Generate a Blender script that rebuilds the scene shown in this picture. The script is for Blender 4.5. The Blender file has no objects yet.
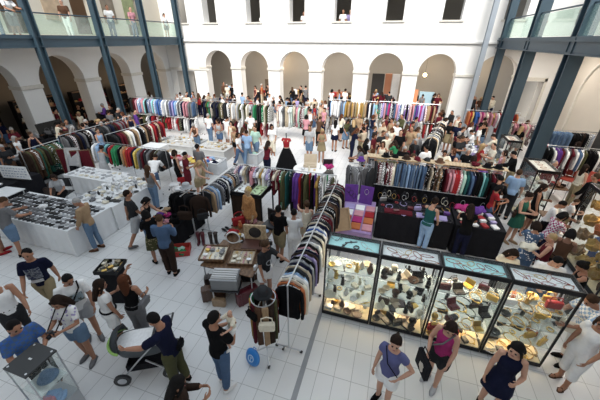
import bpy, bmesh, math, random
from mathutils import Vector, Matrix, noise
R = math.radians
PI = math.pi
random.seed(11)
scene = bpy.context.scene
COL = scene.collection

# ------------------------------------------------------------------ materials
PAL = {
 'white': (.78,.78,.78), 'cream': (.72,.66,.52), 'beige': (.55,.46,.34), 'tan': (.42,.29,.17), 'brown': (.14,.075,.045),
 'dark brown': (.055,.034,.025), 'black': (.012,.012,.014), 'charcoal': (.045,.047,.052), 'grey': (.2,.2,.21),
 'light grey': (.45,.46,.48), 'navy': (.016,.020,.055), 'blue': (.06,.16,.45), 'light blue': (.32,.48,.70),
 'denim blue': (.10,.17,.29), 'faded denim': (.16,.25,.37), 'turquoise': (.30,.66,.66), 'teal': (.02,.13,.13), 'green': (.03,.28,.12),
 'olive': (.11,.11,.05), 'khaki': (.33,.27,.16), 'mint': (.45,.66,.56), 'yellow': (.72,.55,.10), 'mustard': (.45,.28,.06),
 'orange': (.52,.17,.05), 'red': (.40,.02,.03), 'maroon': (.15,.015,.03), 'pink': (.62,.30,.35), 'magenta': (.45,.03,.20),
 'purple': (.16,.06,.32), 'lavender': (.42,.36,.62), 'violet blue': (.15,.16,.33), 'gold': (.62,.42,.12), 'silver': (.6,.6,.62), 'jade green': (.03,.15,.11),
}
PAL = {k: tuple(x if min(v) > .5 else x**1.18 for x in v) for k, v in PAL.items()}
def _mute(v): l = .3*v[0]+.6*v[1]+.1*v[2]; return tuple(l+(x-l)*.86 for x in v)
PAL = {k: _mute(v) for k, v in PAL.items()}
MATS = {}
def _nodes(name):
    m = bpy.data.materials.new(name); m.use_nodes = True
    nt = m.node_tree; b = nt.nodes['Principled BSDF']
    return m, nt, b
def _coords(nt, scale):
    tc = nt.nodes.new('ShaderNodeTexCoord'); mp = nt.nodes.new('ShaderNodeMapping')
    mp.inputs['Scale'].default_value = scale if hasattr(scale, '__len__') else (scale,)*3
    nt.links.new(tc.outputs['Object'], mp.inputs['Vector'])
    return mp.outputs['Vector']
def _mix(nt, fac, a, b):
    mx = nt.nodes.new('ShaderNodeMix'); mx.data_type = 'RGBA'
    for s, v in ((0, fac), (6, a), (7, b)):
        if hasattr(v, 'is_output'): nt.links.new(v, mx.inputs[s])
        elif s == 0: mx.inputs[0].default_value = v
        else: mx.inputs[s].default_value = (*v[:3], 1)
    return mx.outputs[2]
def surf(name, col, rough=.6, metal=0, nscale=6, namt=.12, bump=0, bscale=40):
    """plain surface with faint procedural mottling"""
    if name in MATS: return MATS[name]
    m, nt, b = _nodes(name)
    n = nt.nodes.new('ShaderNodeTexNoise'); n.inputs['Scale'].default_value = nscale; n.inputs['Detail'].default_value = 3
    nt.links.new(_coords(nt, 1), n.inputs['Vector'])
    c = _mix(nt, n.outputs['Fac'], [x*(1-namt) for x in col], [min(1, x*(1+namt)) for x in col])
    nt.links.new(c, b.inputs['Base Color'])
    b.inputs['Roughness'].default_value = rough; b.inputs['Metallic'].default_value = metal
    if rough > .75: b.inputs['Specular IOR Level'].default_value = .15
    if bump:
        n2 = nt.nodes.new('ShaderNodeTexNoise'); n2.inputs['Scale'].default_value = bscale
        nt.links.new(_coords(nt, 1), n2.inputs['Vector'])
        bp = nt.nodes.new('ShaderNodeBump'); bp.inputs['Strength'].default_value = bump; bp.inputs['Distance'].default_value = .02
        nt.links.new(n2.outputs['Fac'], bp.inputs['Height']); nt.links.new(bp.outputs['Normal'], b.inputs['Normal'])
    MATS[name] = m
    return m
def cloth(colour, pattern='plain', second='white'):
    key = 'cloth_%s_%s_%s' % (colour, pattern, second if pattern != 'plain' else '')
    if key in MATS: return MATS[key]
    a = PAL[colour]; m, nt, b = _nodes(key.replace(' ', '_'))
    n = nt.nodes.new('ShaderNodeTexNoise'); n.inputs['Scale'].default_value = 9; n.inputs['Detail'].default_value = 4
    nt.links.new(_coords(nt, 1), n.inputs['Vector'])
    c = _mix(nt, n.outputs['Fac'], [x*.8 for x in a], [min(1, x*1.2) for x in a])
    if pattern in ('stripe', 'hoop'):
        w = nt.nodes.new('ShaderNodeTexWave'); w.bands_direction = 'X' if pattern == 'stripe' else 'Z'
        w.inputs['Scale'].default_value = 7; nt.links.new(_coords(nt, 1), w.inputs['Vector'])
        r = nt.nodes.new('ShaderNodeMath'); r.operation = 'GREATER_THAN'; r.inputs[1].default_value = .62
        nt.links.new(w.outputs['Fac'], r.inputs[0]); c = _mix(nt, r.outputs[0], c, PAL[second])
    elif pattern == 'check':
        k = nt.nodes.new('ShaderNodeTexChecker'); k.inputs['Scale'].default_value = 22
        nt.links.new(_coords(nt, 1), k.inputs['Vector']); c = _mix(nt, k.outputs['Fac'], c, PAL[second])
    elif pattern == 'print':
        v = nt.nodes.new('ShaderNodeTexVoronoi'); v.inputs['Scale'].default_value = 16
        nt.links.new(_coords(nt, 1), v.inputs['Vector'])
        r = nt.nodes.new('ShaderNodeMath'); r.operation = 'LESS_THAN'; r.inputs[1].default_value = .32
        nt.links.new(v.outputs['Distance'], r.inputs[0]); c = _mix(nt, r.outputs[0], c, PAL[second])
    nt.links.new(c, b.inputs['Base Color']); b.inputs['Roughness'].default_value = .92; b.inputs['Specular IOR Level'].default_value = .12
    n2 = nt.nodes.new('ShaderNodeTexNoise'); n2.inputs['Scale'].default_value = 14
    nt.links.new(_coords(nt, (1, 1, .5)), n2.inputs['Vector'])
    bp = nt.nodes.new('ShaderNodeBump'); bp.inputs['Strength'].default_value = .5; bp.inputs['Distance'].default_value = .03
    nt.links.new(n2.outputs['Fac'], bp.inputs['Height']); nt.links.new(bp.outputs['Normal'], b.inputs['Normal'])
    MATS[key] = m
    return m
def glass(name, tint=(.9,.97,.95), solid=.06, gloss=.12):
    """clear pane: mostly see-through, a share of mirror reflection and a little body colour"""
    if name in MATS: return MATS[name]
    m = bpy.data.materials.new(name); m.use_nodes = True; nt = m.node_tree; nt.nodes.clear()
    o = nt.nodes.new('ShaderNodeOutputMaterial'); t = nt.nodes.new('ShaderNodeBsdfTransparent'); g = nt.nodes.new('ShaderNodeBsdfGlossy')
    d = nt.nodes.new('ShaderNodeBsdfDiffuse'); t.inputs[0].default_value = (*tint, 1); d.inputs[0].default_value = (*[x*.85 for x in tint], 1)
    g.inputs['Roughness'].default_value = .03
    fr = nt.nodes.new('ShaderNodeFresnel'); fr.inputs[0].default_value = 1+gloss*3; ge = nt.nodes.new('ShaderNodeNewGeometry'); mu = nt.nodes.new('ShaderNodeMath'); mu.operation = 'MULTIPLY'; iv = nt.nodes.new('ShaderNodeMath'); iv.operation = 'SUBTRACT'; iv.inputs[0].default_value = 1
    nt.links.new(ge.outputs['Backfacing'], iv.inputs[1]); nt.links.new(iv.outputs[0], mu.inputs[0]); nt.links.new(fr.outputs[0], mu.inputs[1])
    m1 = nt.nodes.new('ShaderNodeMixShader'); m2 = nt.nodes.new('ShaderNodeMixShader'); m1.inputs[0].default_value = solid
    nt.links.new(t.outputs[0], m1.inputs[1]); nt.links.new(d.outputs[0], m1.inputs[2])
    nt.links.new(mu.outputs[0], m2.inputs[0]); nt.links.new(m1.outputs[0], m2.inputs[1]); nt.links.new(g.outputs[0], m2.inputs[2])
    nt.links.new(m2.outputs[0], o.inputs[0]); MATS[name] = m
    return m
def wood(name, c1, c2, rough=.5):
    if name in MATS: return MATS[name]
    m, nt, b = _nodes(name); w = nt.nodes.new('ShaderNodeTexWave'); w.inputs['Scale'].default_value = 3; w.inputs['Distortion'].default_value = 6
    nt.links.new(_coords(nt, (1, 6, 6)), w.inputs['Vector']); nt.links.new(_mix(nt, w.outputs['Fac'], c1, c2), b.inputs['Base Color'])
    b.inputs['Roughness'].default_value = rough; MATS[name] = m
    return m
def plaster(name, col):
    return surf(name, col, .9, 0, 1.3, .04, .15, 25)
def emit(name, col, strength):
    if name in MATS: return MATS[name]
    m, nt, b = _nodes(name); b.inputs['Base Color'].default_value = (*col, 1)
    b.inputs['Emission Color'].default_value = (*col, 1); b.inputs['Emission Strength'].default_value = strength; MATS[name] = m
    return m
SKIN = {'fair': surf('skin_fair', (.52,.29,.20), .55, 0, 12, .08), 'tanned': surf('skin_tanned', (.36,.175,.105), .55, 0, 12, .08),
        'brown': surf('skin_brown', (.24,.115,.07), .55, 0, 12, .08)}
HAIRC = {'black': surf('hair_black', (.007,.006,.006), .8, 0, 30, .5), 'dark brown': surf('hair_dark_brown', (.018,.010,.007), .8, 0, 30, .5),
         'auburn': surf('hair_auburn', (.08,.028,.013), .8, 0, 30, .4), 'brown': surf('hair_brown', (.055,.030,.017), .8, 0, 30, .4),
         'blond': surf('hair_blond', (.36,.24,.11), .5, 0, 30, .3), 'grey': surf('hair_grey', (.30,.29,.28), .6, 0, 30, .3)}
EYE = surf('eye_dark', (.02,.014,.012), .2); LIP = surf('lip', (.32,.10,.09), .5)
BLACKM = surf('black_metal', (.014,.014,.016), .35, .6); STEEL = surf('brushed_steel', (.55,.56,.58), .3, .9)
POSTBLUE = surf('blue_grey_steel', (.040,.072,.098), .5, .1, 3, .1)
LEATHER = surf('brown_leather', (.075,.028,.020), .45, 0, 20, .3, .3, 60)
WOODM = wood('brown_wood', (.10,.05,.025), (.18,.10,.05)); PALEWOOD = wood('pale_wood', (.40,.29,.17), (.55,.42,.27))
WHITECLOTH = surf('white_tablecloth', (.74,.75,.76), .9, 0, 4, .05, .35, 9)
BLACKCLOTH = surf('black_tablecloth', (.012,.012,.015), .9, 0, 6, .3, .4, 12)
BLACKPL = surf('black_plastic', (.015,.015,.017), .4)

# ------------------------------------------------------------------ mesh helpers
def quad_ring(bm, a, b):
    n = len(a)
    for i in range(n):
        bm.faces.new((a[i], a[(i+1) % n], b[(i+1) % n], b[i]))
def loft(bm, rings, caps=True):
    vs = [[bm.verts.new(p) for p in r] for r in rings]
    for a, b in zip(vs, vs[1:]): quad_ring(bm, a, b)
    if caps:
        bm.faces.new(list(reversed(vs[0]))); bm.faces.new(vs[-1])
    return vs
def tube(bm, pts, rad, n=8, caps=True, flat=1.0, ref=None):
    pts = [Vector(p) for p in pts]
    if not hasattr(rad, '__len__'): rad = [rad]*len(pts)
    d0 = (pts[1]-pts[0]).normalized()
    up = Vector(ref) if ref is not None else (Vector((0, 0, 1)) if abs(d0.z) < .9 else Vector((1, 0, 0)))
    rings = []
    for i, p in enumerate(pts):
        d = (pts[min(i+1, len(pts)-1)]-pts[max(i-1, 0)]).normalized()
        s = d.cross(up)
        if s.length < 1e-4: s = d.cross(Vector((0, 1, 0)))
        s.normalize(); t = s.cross(d).normalized(); up = t
        rings.append([p+(s*math.cos(2*PI*k/n)+t*flat*math.sin(2*PI*k/n))*rad[i] for k in range(n)])
    return loft(bm, rings, caps)
def lathe(bm, prof, n=16, centre=(0, 0, 0)):
    c = Vector(centre)
    rings = [[c+Vector((max(r, .0005)*math.cos(2*PI*k/n), max(r, .0005)*math.sin(2*PI*k/n), z)) for k in range(n)] for r, z in prof]
    return loft(bm, rings, True)
def box(bm, c, s, bev=0, rot=None):
    r = bmesh.ops.create_cube(bm, size=1)
    M = Matrix.Translation(Vector(c)) @ (rot.to_4x4() if rot else Matrix()) @ Matrix.Diagonal((*s, 1))
    bmesh.ops.transform(bm, matrix=M, verts=r['verts'])
    if bev:
        es = list({e for v in r['verts'] for e in v.link_edges})
        bmesh.ops.bevel(bm, geom=es, offset=bev, segments=2, affect='EDGES', profile=.5)
def bx(bm, x0, x1, y0, y1, z0, z1, bev=0):
    box(bm, ((x0+x1)/2, (y0+y1)/2, (z0+z1)/2), (abs(x1-x0), abs(y1-y0), abs(z1-z0)), bev)
def ball(bm, c, r, u=12, v=8, M=None):
    q = bmesh.ops.create_uvsphere(bm, u_segments=u, v_segments=v, radius=1)
    T = (M or Matrix()) @ Matrix.Translation(Vector(c)) @ Matrix.Diagonal((*(r if hasattr(r, '__len__') else (r, r, r)), 1))
    bmesh.ops.transform(bm, matrix=T, verts=q['verts'])
    return q['verts']
def mesh_of(bm, name, smooth=False, slots=1):
    me = bpy.data.meshes.new(name)
    bmesh.ops.recalc_face_normals(bm, faces=bm.faces)
    bm.to_mesh(me); bm.free()
    if smooth:
        me.polygons.foreach_set('use_smooth', [True]*len(me.polygons))
    for _ in range(slots): me.materials.append(None)
    return me
def put(name, me, mats, parent=None, loc=(0, 0, 0), rot=0, scale=None):
    """link a mesh as an object with its own materials"""
    o = bpy.data.objects.new(name, me); COL.objects.link(o)
    if not hasattr(mats, '__len__'): mats = [mats]
    for i, m in enumerate(mats):
        if i < len(o.material_slots):
            o.material_slots[i].link = 'OBJECT'; o.material_slots[i].material = m
    o.location = loc
    o.rotation_euler = rot if hasattr(rot, '__len__') else (0, 0, rot)
    if scale is not None: o.scale = scale if hasattr(scale, '__len__') else (scale,)*3
    if parent: o.parent = parent
    return o
def part(name, bm, mat, parent=None, smooth=False):
    return put(name, mesh_of(bm, name, smooth), mat, parent)
def B(*boxes, bev=0):
    bm = bmesh.new()
    for b in boxes: bx(bm, *b, bev=bev)
    return bm
USED = {}
def tag(o, label, cat, group=None):
    o['label'] = label; o['category'] = cat
    if group: o['group'] = group
    if len(label.split()) > 16: print('LONG', label)
    USED[label] = USED.get(label, 0)+1
    return o
def thing(name, label, cat, loc=(0, 0, 0), rot=0, group=None):
    o = bpy.data.objects.new(name, None); o.empty_display_size = .1; COL.objects.link(o)
    o.location = loc; o.rotation_euler = (0, 0, rot)
    return tag(o, label, cat, group)
def struct(name, bm, mat, smooth=False):
    o = part(name, bm, mat, None, smooth); o['kind'] = 'structure'
    return o
ORD = ['first','second','third','fourth','fifth','sixth','seventh','eighth','ninth','tenth','eleventh','twelfth','thirteenth','fourteenth',
 'fifteenth','sixteenth','seventeenth','eighteenth','nineteenth','twentieth']
TENS = {2: 'twenty', 3: 'thirty', 4: 'forty', 5: 'fifty', 6: 'sixty', 7: 'seventy', 8: 'eighty'}
TENTH = {2: 'twentieth', 3: 'thirtieth', 4: 'fortieth', 5: 'fiftieth', 6: 'sixtieth', 7: 'seventieth', 8: 'eightieth'}
def ordinal(i):
    if i < 20: return ORD[i]
    t, u = divmod(i+1, 10)
    return TENTH[t] if u == 0 else TENS[t]+'-'+ORD[u-1]
def remeshed(bm, name, voxel, ratio=None, smooth_it=2):
    """fuse the closed pieces of bm into one continuous surface"""
    me = bpy.data.meshes.new(name); bmesh.ops.recalc_face_normals(bm, faces=bm.faces); bm.to_mesh(me); bm.free()
    o = bpy.data.objects.new('fuse', me); COL.objects.link(o)
    m = o.modifiers.new('r', 'REMESH'); m.mode = 'VOXEL'; m.voxel_size = voxel
    if smooth_it:
        s = o.modifiers.new('s', 'SMOOTH'); s.factor = .5; s.iterations = smooth_it
    if ratio:
        d = o.modifiers.new('d', 'DECIMATE'); d.ratio = ratio
    dg = bpy.context.evaluated_depsgraph_get(); dg.update()
    out = bpy.data.meshes.new_from_object(o.evaluated_get(dg))
    bpy.data.objects.remove(o); bpy.data.meshes.remove(me); out.name = name
    return out
# ------------------------------------------------------------------ people
# a figure 1.70 m tall facing -Y; every pose is built once and shared by the people who stand that way
def rotx(a): return Matrix.Rotation(a, 3, 'X')
class Figure:
    def __init__(s, sex='f', lean=0, head=(0, 0), legs=((3, 4), (-3, 4)), arms=((4, 10, 12, 0), (4, 10, 12, 0)), drop=0, spread=1.0, child=False):
        """legs: (thigh forward, knee bend) left/right; arms: (forward, out, elbow bend, elbow inward) left/right, degrees"""
        s.sex = sex; s.lean = R(lean); s.head = head; s.M = {}
        f = sex == 'f'; s.f = f
        s.sw = .145 if f else .170          # shoulder joint offset
        hipw = .085
        legp = []
        for sd, (th, kn) in zip((1, -1), legs):
            h = Vector((sd*hipw, 0, .90)); a = R(th); d = Vector((sd*.02*spread, -math.sin(a), -math.cos(a))).normalized()
            k = h+d*.43; a2 = R(th-kn); d2 = Vector((0, -math.sin(a2), -math.cos(a2))); an = k+d2*.40
            legp.append((h, k, an))
        low = min(p[2].z for p in legp)-.075
        s.dz = -low if drop == 0 else -drop
        s.leg = [tuple(Vector((q.x, q.y, q.z+s.dz)) for q in p) for p in legp]
        s.toe = []
        s.arm = []
        for sd, (fw, out, el, inn) in zip((1, -1), arms):
            sh = s.T(Vector((sd*s.sw, .0, 1.385)))
            fw, out, el, inn = R(fw), R(out), R(el), R(inn)
            d = Vector((sd*math.sin(out), -math.sin(fw)*math.cos(out), -math.cos(fw)*math.cos(out))).normalized()
            e = sh+d*.28
            a = fw+el
            d2 = Vector((sd*math.sin(out)*.4-sd*math.sin(inn), -math.sin(a), -math.cos(a))).normalized()
            w = e+d2*.24
            s.arm.append((sh, e, w, d2))
    def T(s, p, hd=False):
        p = Vector(p)
        if hd:
            c = Vector((0, .01, 1.46)); p = c+Matrix.Rotation(R(s.head[1]), 3, 'Z') @ rotx(R(s.head[0])) @ (p-c)
        if p.z > .9 or hd:
            c = Vector((0, 0, .92)); p = c+rotx(s.lean) @ (p-c)
        return p+Vector((0, 0, s.dz))
    def torso(s, z0, z1, inf=0, infl_low=None):
        f = s.f
        L = [(.79,.10,.085,0),(.84,.155 if f else .145,.11,.01),(.90,.17 if f else .155,.118,.012),(.97,.155 if f else .150,.11,.008),(1.05,.125 if f else .142,.092,0),
             (1.14,.132 if f else .152,.098,0),(1.22,.145 if f else .165,.112 if f else .108,-.008),(1.29,.152 if f else .175,.108,-.006),(1.36,.165 if f else .185,.082,.006),
             (1.405,.125 if f else .145,.066,.012),(1.44,.065,.056,.014)]
        rings = []
        def at(z):
            for a, b in zip(L, L[1:]):
                if a[0] <= z <= b[0]:
                    t = (z-a[0])/(b[0]-a[0]); return [a[i]+(b[i]-a[i])*t for i in range(4)]
            return L[-1] if z > 1 else L[0]
        zs = sorted({z0, z1} | {l[0] for l in L if z0 < l[0] < z1})
        for z in zs:
            _, rx, ry, oy = at(z)
            i = inf
            if infl_low is not None: i = inf+(infl_low-inf)*max(0, min(1, (1.15-z)/.3))
            rx *= .90 if f else .90; ry *= .92
            rings.append([s.T((( rx+i)*math.cos(2*PI*k/16), oy+(ry+i)*math.sin(2*PI*k/16), z)) for k in range(16)])
        return rings
    def limb(s, bm, pts, rads, n=10):
        tube(bm, pts, rads, n)
    def seg(s, chain, frac):
        """points of a polyline up to a share of its length"""
        tot = sum((b-a).length for a, b in zip(chain, chain[1:])); want = tot*frac; out = [chain[0]]
        for a, b in zip(chain, chain[1:]):
            l = (b-a).length
            if want <= l+1e-6: out.append(a+(b-a)*(want/l)); return out
            out.append(b); want -= l
        return out
    def dense(s, chain, per=3):
        out = []
        for a, b in zip(chain, chain[1:]):
            for k in range(per): out.append(a+(b-a)*k/per)
        out.append(chain[-1]); return out
    def radii(s, pts, chain, prof):
        """radius by the share of arc length"""
        tot = sum((b-a).length for a, b in zip(chain, chain[1:])); acc = 0; res = []; last = pts[0]
        for p in pts:
            acc += (p-last).length; last = p; t = acc/tot
            for (t0, r0), (t1, r1) in zip(prof, prof[1:]):
                if t <= t1 or (t1 == prof[-1][0]):
                    u = max(0, min(1.2, (t-t0)/(t1-t0))); res.append(r0+(r1-r0)*u); break
        return res
    ARM = [(0,.050),(.15,.048),(.5,.038),(.65,.038),(1,.025)]
    LEG = [(0,.088),(.2,.080),(.5,.053),(.65,.055),(1,.036)]
    def mesh(s, key):
        if key not in s.M: s.M[key] = getattr(s, 'm_'+key.split(':')[0])(*key.split(':')[1:])
        return s.M[key]
    def feet(s):
        out = []
        for sd, (h, k, a) in zip((1, -1), s.leg):
            d = (a-k).normalized(); fwd = Vector((sd*.18, -1, 0)).normalized()
            pitch = 0
            out.append((a, fwd))
        return out
    def m_body(s):
        bm = bmesh.new(); k = 1 if s.f else 1.12
        loft(bm, s.torso(.79, 1.44))
        for h, kn, a in s.leg:
            ch = (h, kn, a); pts = s.dense(ch); tube(bm, pts, [r*(1 if s.f else 1.02) for r in s.radii(pts, ch, s.LEG)], 10)
        for a, fwd in s.feet():
            tube(bm, [a+Vector((0, 0, .03))-fwd*.03, a+Vector((0, 0, -.02)), a+fwd*.06+Vector((0, 0, -.035)), a+fwd*.13+Vector((0, 0, -.05)), a+fwd*.165+Vector((0, 0, -.055))], [.03, .042, .036, .03, .014], 8)
        for sd, (sh, e, w, d2) in zip((1, -1), s.arm):
            ch = (sh, e, w); pts = s.dense(ch); tube(bm, [sh+Vector((-sd*.05, 0, .012))]+pts, [.045]+[r*k for r in s.radii(pts, ch, s.ARM)], 10)
            # palm
            side = d2.cross(Vector((sd, 0, 0)))
            if side.length < .2: side = d2.cross(Vector((0, 1, 0)))
            side.normalize()
            tube(bm, [w-d2*.01, w+d2*.03, w+d2*.08, w+d2*.10], [.022, .034, .037, .026], 10, True, .5, d2.cross(side))
        tube(bm, [s.T((0, .014, 1.40)), s.T((0, .012, 1.46)), s.T((0, .0, 1.54), True)], [.058 if s.f else .066, .05 if s.f else .058, .05 if s.f else .057], 12)
        def hb(c, r):
            vs = ball(bm, c, r, 16, 12)
            for v in vs: v.co = s.T(v.co, True)
        hb((0, .005, 1.60), (.074, .095, .105)); hb((0, -.022, 1.535), (.056, .068, .055)); hb((0, -.092, 1.572), (.014, .022, .024))
        hb((0, -.078, 1.512), (.026, .018, .018))
        for sd in (1, -1): hb((sd*.077, .01, 1.575), (.013, .022, .032))
        me = remeshed(bm, 'body', .0125, .45, 2)
        bm = bmesh.new(); bm.from_mesh(me); bpy.data.meshes.remove(me)
        # separate fingers rooted in the palm, unequal and bent, with the thumb off its side
        for sd, (sh, e, w, d2) in zip((1, -1), s.arm):
            side = d2.cross(Vector((sd, 0, 0)))
            if side.length < .2: side = d2.cross(Vector((0, 1, 0)))
            side.normalize(); inn = side.cross(d2).normalized()
            if inn.dot(Vector((-sd, .0, -.2))) < 0: inn = -inn
            th = side if side.dot(Vector((0, -1, .6))) > 0 else -side
            for j, ln in enumerate((.068, .078, .072, .055)):
                r0 = w+d2*.075+th*(.026-.017*j); c1 = (d2+inn*.35+th*(.10-.07*j)).normalized(); c2 = (d2+inn*1.1).normalized(); c3 = (d2*.5+inn*1.3).normalized()
                tube(bm, [r0, r0+c1*ln*.55, r0+c1*ln*.55+c2*ln*.33, r0+c1*ln*.55+c2*ln*.33+c3*ln*.25], [.0095, .009, .008, .006], 6)
            t0 = w+d2*.03+th*.022; t1 = t0+(th+d2*.9+inn*.3).normalized()*.042
            tube(bm, [t0, t1, t1+(d2+th*.2+inn*.5).normalized()*.034], [.012, .0105, .007], 6)
        n0 = len(bm.faces)
        def feat(c, r, slot):
            vs = ball(bm, c, r, 8, 6)
            for v in vs: v.co = s.T(v.co, True)
            for f_ in {f_ for v in vs for f_ in v.link_faces}: f_.material_index = slot
        for sd in (1, -1):
            feat((sd*.031, -.083, 1.592), (.014, .010, .008), 1); feat((sd*.032, -.086, 1.613), (.019, .006, .004), 1)
        feat((0, -.093, 1.532), (.022, .008, .007), 2)
        return mesh_of(bm, 'body', True, 3)
    def m_top(s, hem='.88', sleeve='.45', neck='1.43', loose='.03'):
        hem, sl, nk, lo = float(hem), float(sleeve), float(neck), float(loose)
        bm = bmesh.new(); loft(bm, s.torso(hem, nk, .014, lo))
        if sl > 0:
            for sd, (sh, e, w, d2) in zip((1, -1), s.arm):
                ch = (sh, e, w); pts = s.dense(s.seg(ch, sl)); rr = s.radii(pts, ch, s.ARM)
                tube(bm, [sh+Vector((-sd*.06, 0, .012))]+pts, [.052]+[r+(.014 if s.f else .022)+.006*i/len(pts) for i, r in enumerate(rr)], 12)
        return s.fin(remeshed(bm, 'top', .018, .6, 2))
    def fin(s, me):
        me.polygons.foreach_set('use_smooth', [True]*len(me.polygons))
        me.materials.clear(); me.materials.append(None)
        return me
    def m_legs(s, frac='.96', loose='.016'):
        fr, lo = float(frac), float(loose)
        bm = bmesh.new(); loft(bm, s.torso(.80, 1.02, .018))
        for h, kn, a in s.leg:
            ch = (h, kn, a); pts = s.dense(s.seg(ch, fr)); rr = s.radii(pts, ch, s.LEG)
            tube(bm, [h+Vector((0, 0, .05))]+pts, [.09]+[r+lo+.012*i/len(pts) for i, r in enumerate(rr)], 12)
        return s.fin(remeshed(bm, 'legs', .018, .6, 2))
    def m_skirt(s, hem='.5', flare='.08', top='1.03'):
        hz, fl, tp = float(hem), float(flare), float(top); bm = bmesh.new(); rings = []
        c = (s.leg[0][1]+s.leg[1][1])/2
        for i in range(7):
            t = i/6; z = tp+(hz-tp)*t
            rx = .135+.05*min(1, t*2.5)+fl*t; ry = .10+.035*min(1, t*2.5)+fl*t
            oy = c.y*.6*t
            rings.append([Vector(((rx+.012*t*math.sin(7*2*PI*k/28))*math.cos(2*PI*k/28), oy+(ry+.012*t*math.sin(7*2*PI*k/28))*math.sin(2*PI*k/28), z+s.dz)) for k in range(28)])
        loft(bm, list(reversed(rings)))
        return mesh_of(bm, 'skirt', True)
    def m_dress(s, hem='.5', flare='.06', sleeve='0'):
        bm = bmesh.new(); loft(bm, s.torso(.80, 1.40, .016, .025)); hz, fl = float(hem), float(flare); rings = []
        c = (s.leg[0][1]+s.leg[1][1])/2
        for i in range(7):
            t = i/6; z = 1.03+(hz-1.03)*t; rx = .130+.045*min(1, t*2.5)+fl*t; ry = .098+.032*min(1, t*2.5)+fl*t
            rings.append([Vector(((rx+.012*t*math.sin(6*2*PI*k/24))*math.cos(2*PI*k/24), c.y*.6*t+(ry+.012*t*math.sin(6*2*PI*k/24))*math.sin(2*PI*k/24), z+s.dz)) for k in range(24)])
        loft(bm, list(reversed(rings)))
        sl = float(sleeve)
        for sd, (sh, e, w, d2) in zip((1, -1), s.arm):
            if sl > 0:
                ch = (sh, e, w); pts = s.dense(s.seg(ch, sl)); tube(bm, [sh+Vector((-sd*.06, 0, .01))]+pts, [.055]+[r+.022 for r in s.radii(pts, ch, s.ARM)], 10)
            else: tube(bm, [s.T((sd*.085, -.06, 1.34)), s.T((sd*.085, -.01, 1.425)), s.T((sd*.085, .07, 1.36))], .018, 6)
        return s.fin(remeshed(bm, 'dress', .018, .6, 1))
    def m_tank(s, hem='.88'):
        bm = bmesh.new(); loft(bm, s.torso(float(hem), 1.36, .013, .022))
        for sd in (1, -1): tube(bm, [s.T((sd*.085, -.07, 1.32)), s.T((sd*.085, -.035, 1.40)), s.T((sd*.085, .02, 1.425)), s.T((sd*.085, .08, 1.36))], .02, 6)
        return s.fin(remeshed(bm, 'tank', .018, .6, 1))
    def m_shoe(s):
        bm = bmesh.new()
        return bm
    def shoe_mesh(s, side, open_='0'):
        key = 'shoe%d%s' % (side, open_)
        if key in s.M: return s.M[key]
        a, fwd = s.feet()[side]; bm = bmesh.new(); z = Vector((0, 0, 1))
        if open_ == '1':
            tube(bm, [a-fwd*.05-z*.072, a+fwd*.06-z*.074, a+fwd*.13-z*.074, a+fwd*.185-z*.074], [.034, .038, .044, .02], 10, True, .25)
            tube(bm, [a+fwd*.11+fwd.cross(z)*.045-z*.066, a+fwd*.10-z*.012, a+fwd*.11-fwd.cross(z)*.045-z*.066], .012, 6)
        else:
            tube(bm, [a-fwd*.055-z*.03, a-fwd*.03-z*.025, a+fwd*.04-z*.035, a+fwd*.11-z*.045, a+fwd*.16-z*.053, a+fwd*.19-z*.058], [.03, .047, .046, .043, .035, .014], 12, True, .85)
            tube(bm, [a-fwd*.06-z*.068, a+fwd*.05-z*.07, a+fwd*.12-z*.07, a+fwd*.195-z*.07], [.034, .045, .047, .018], 12, True, .2)
        s.M[key] = mesh_of(bm, 'shoe', True)
        return s.M[key]
    def m_hair(s, style='short'):
        bm = bmesh.new()
        def hb(c, r, cut=None):
            vs = ball(bm, c, r, 16, 12)
        big = {'short': 0, 'bald': -.006}.get(style, .008)
        ball(bm, (0, .018, 1.612), (.080+big, .096+big, .104+big), 20, 14)
        cutn = Vector((0, .80, 1)).normalized() if style in ('short', 'bald') else Vector((0, .95, 1)).normalized()
        bmesh.ops.bisect_plane(bm, geom=bm.verts[:]+bm.edges[:]+bm.faces[:], plane_co=(0, -.075, 1.652) if style != 'bald' else (0, -.0, 1.60), plane_no=cutn if style != 'bald' else (0, 1, .2), clear_inner=True)
        es = [e for e in bm.edges if e.is_boundary]
        bmesh.ops.holes_fill(bm, edges=es)
        if style in ('long', 'bob', 'curly'):
            zb = {'long': 1.27, 'bob': 1.47, 'curly': 1.30}[style]; w = 1.0 if style != 'curly' else 1.35
            rings = []
            for i in range(7):
                t = i/6; z = 1.64+(zb-1.64)*t
                rx = (.083+.022*math.sin(t*PI)*w)*(1-.25*t*(style == 'long'))*(1 if style != 'curly' else 1+.25*t); ry = .05+.012*math.sin(t*PI)
                rings.append([Vector((rx*math.cos(2*PI*k/14), .052+.02*t+ry*math.sin(2*PI*k/14)*w, z)) for k in range(14)])
            loft(bm, rings)
            for sd in (1, -1):
                tube(bm, [(sd*.062, -.045, 1.665), (sd*.082, -.035, 1.60), (sd*.088, -.02, 1.53), (sd*.085, -.012, max(zb, 1.44))], [.02, .024, .022*w, .016*w], 8)
        if style == 'bun':
            ball(bm, (0, .105, 1.66), (.045, .042, .042), 10, 8)
        if style == 'ponytail':
            tube(bm, [(0, .09, 1.65), (0, .14, 1.62), (0, .155, 1.54), (0, .14, 1.43)], [.022, .03, .027, .008], 8)
        for v in bm.verts:
            n = noise.noise(v.co*38)*(.010 if style == 'curly' else .004); v.co += Vector((v.co.x, v.co.y-.02, 0)).normalized()*n
            v.co = s.T(v.co, True)
        me = remeshed(bm, 'hair', .012, .7, 1)
        return s.fin(me)
    def hat_frame(s):
        return s.T((0, .01, 1.66), True)
    def hand(s, side):
        sh, e, w, d2 = s.arm[side]; return w+d2*.07

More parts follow.
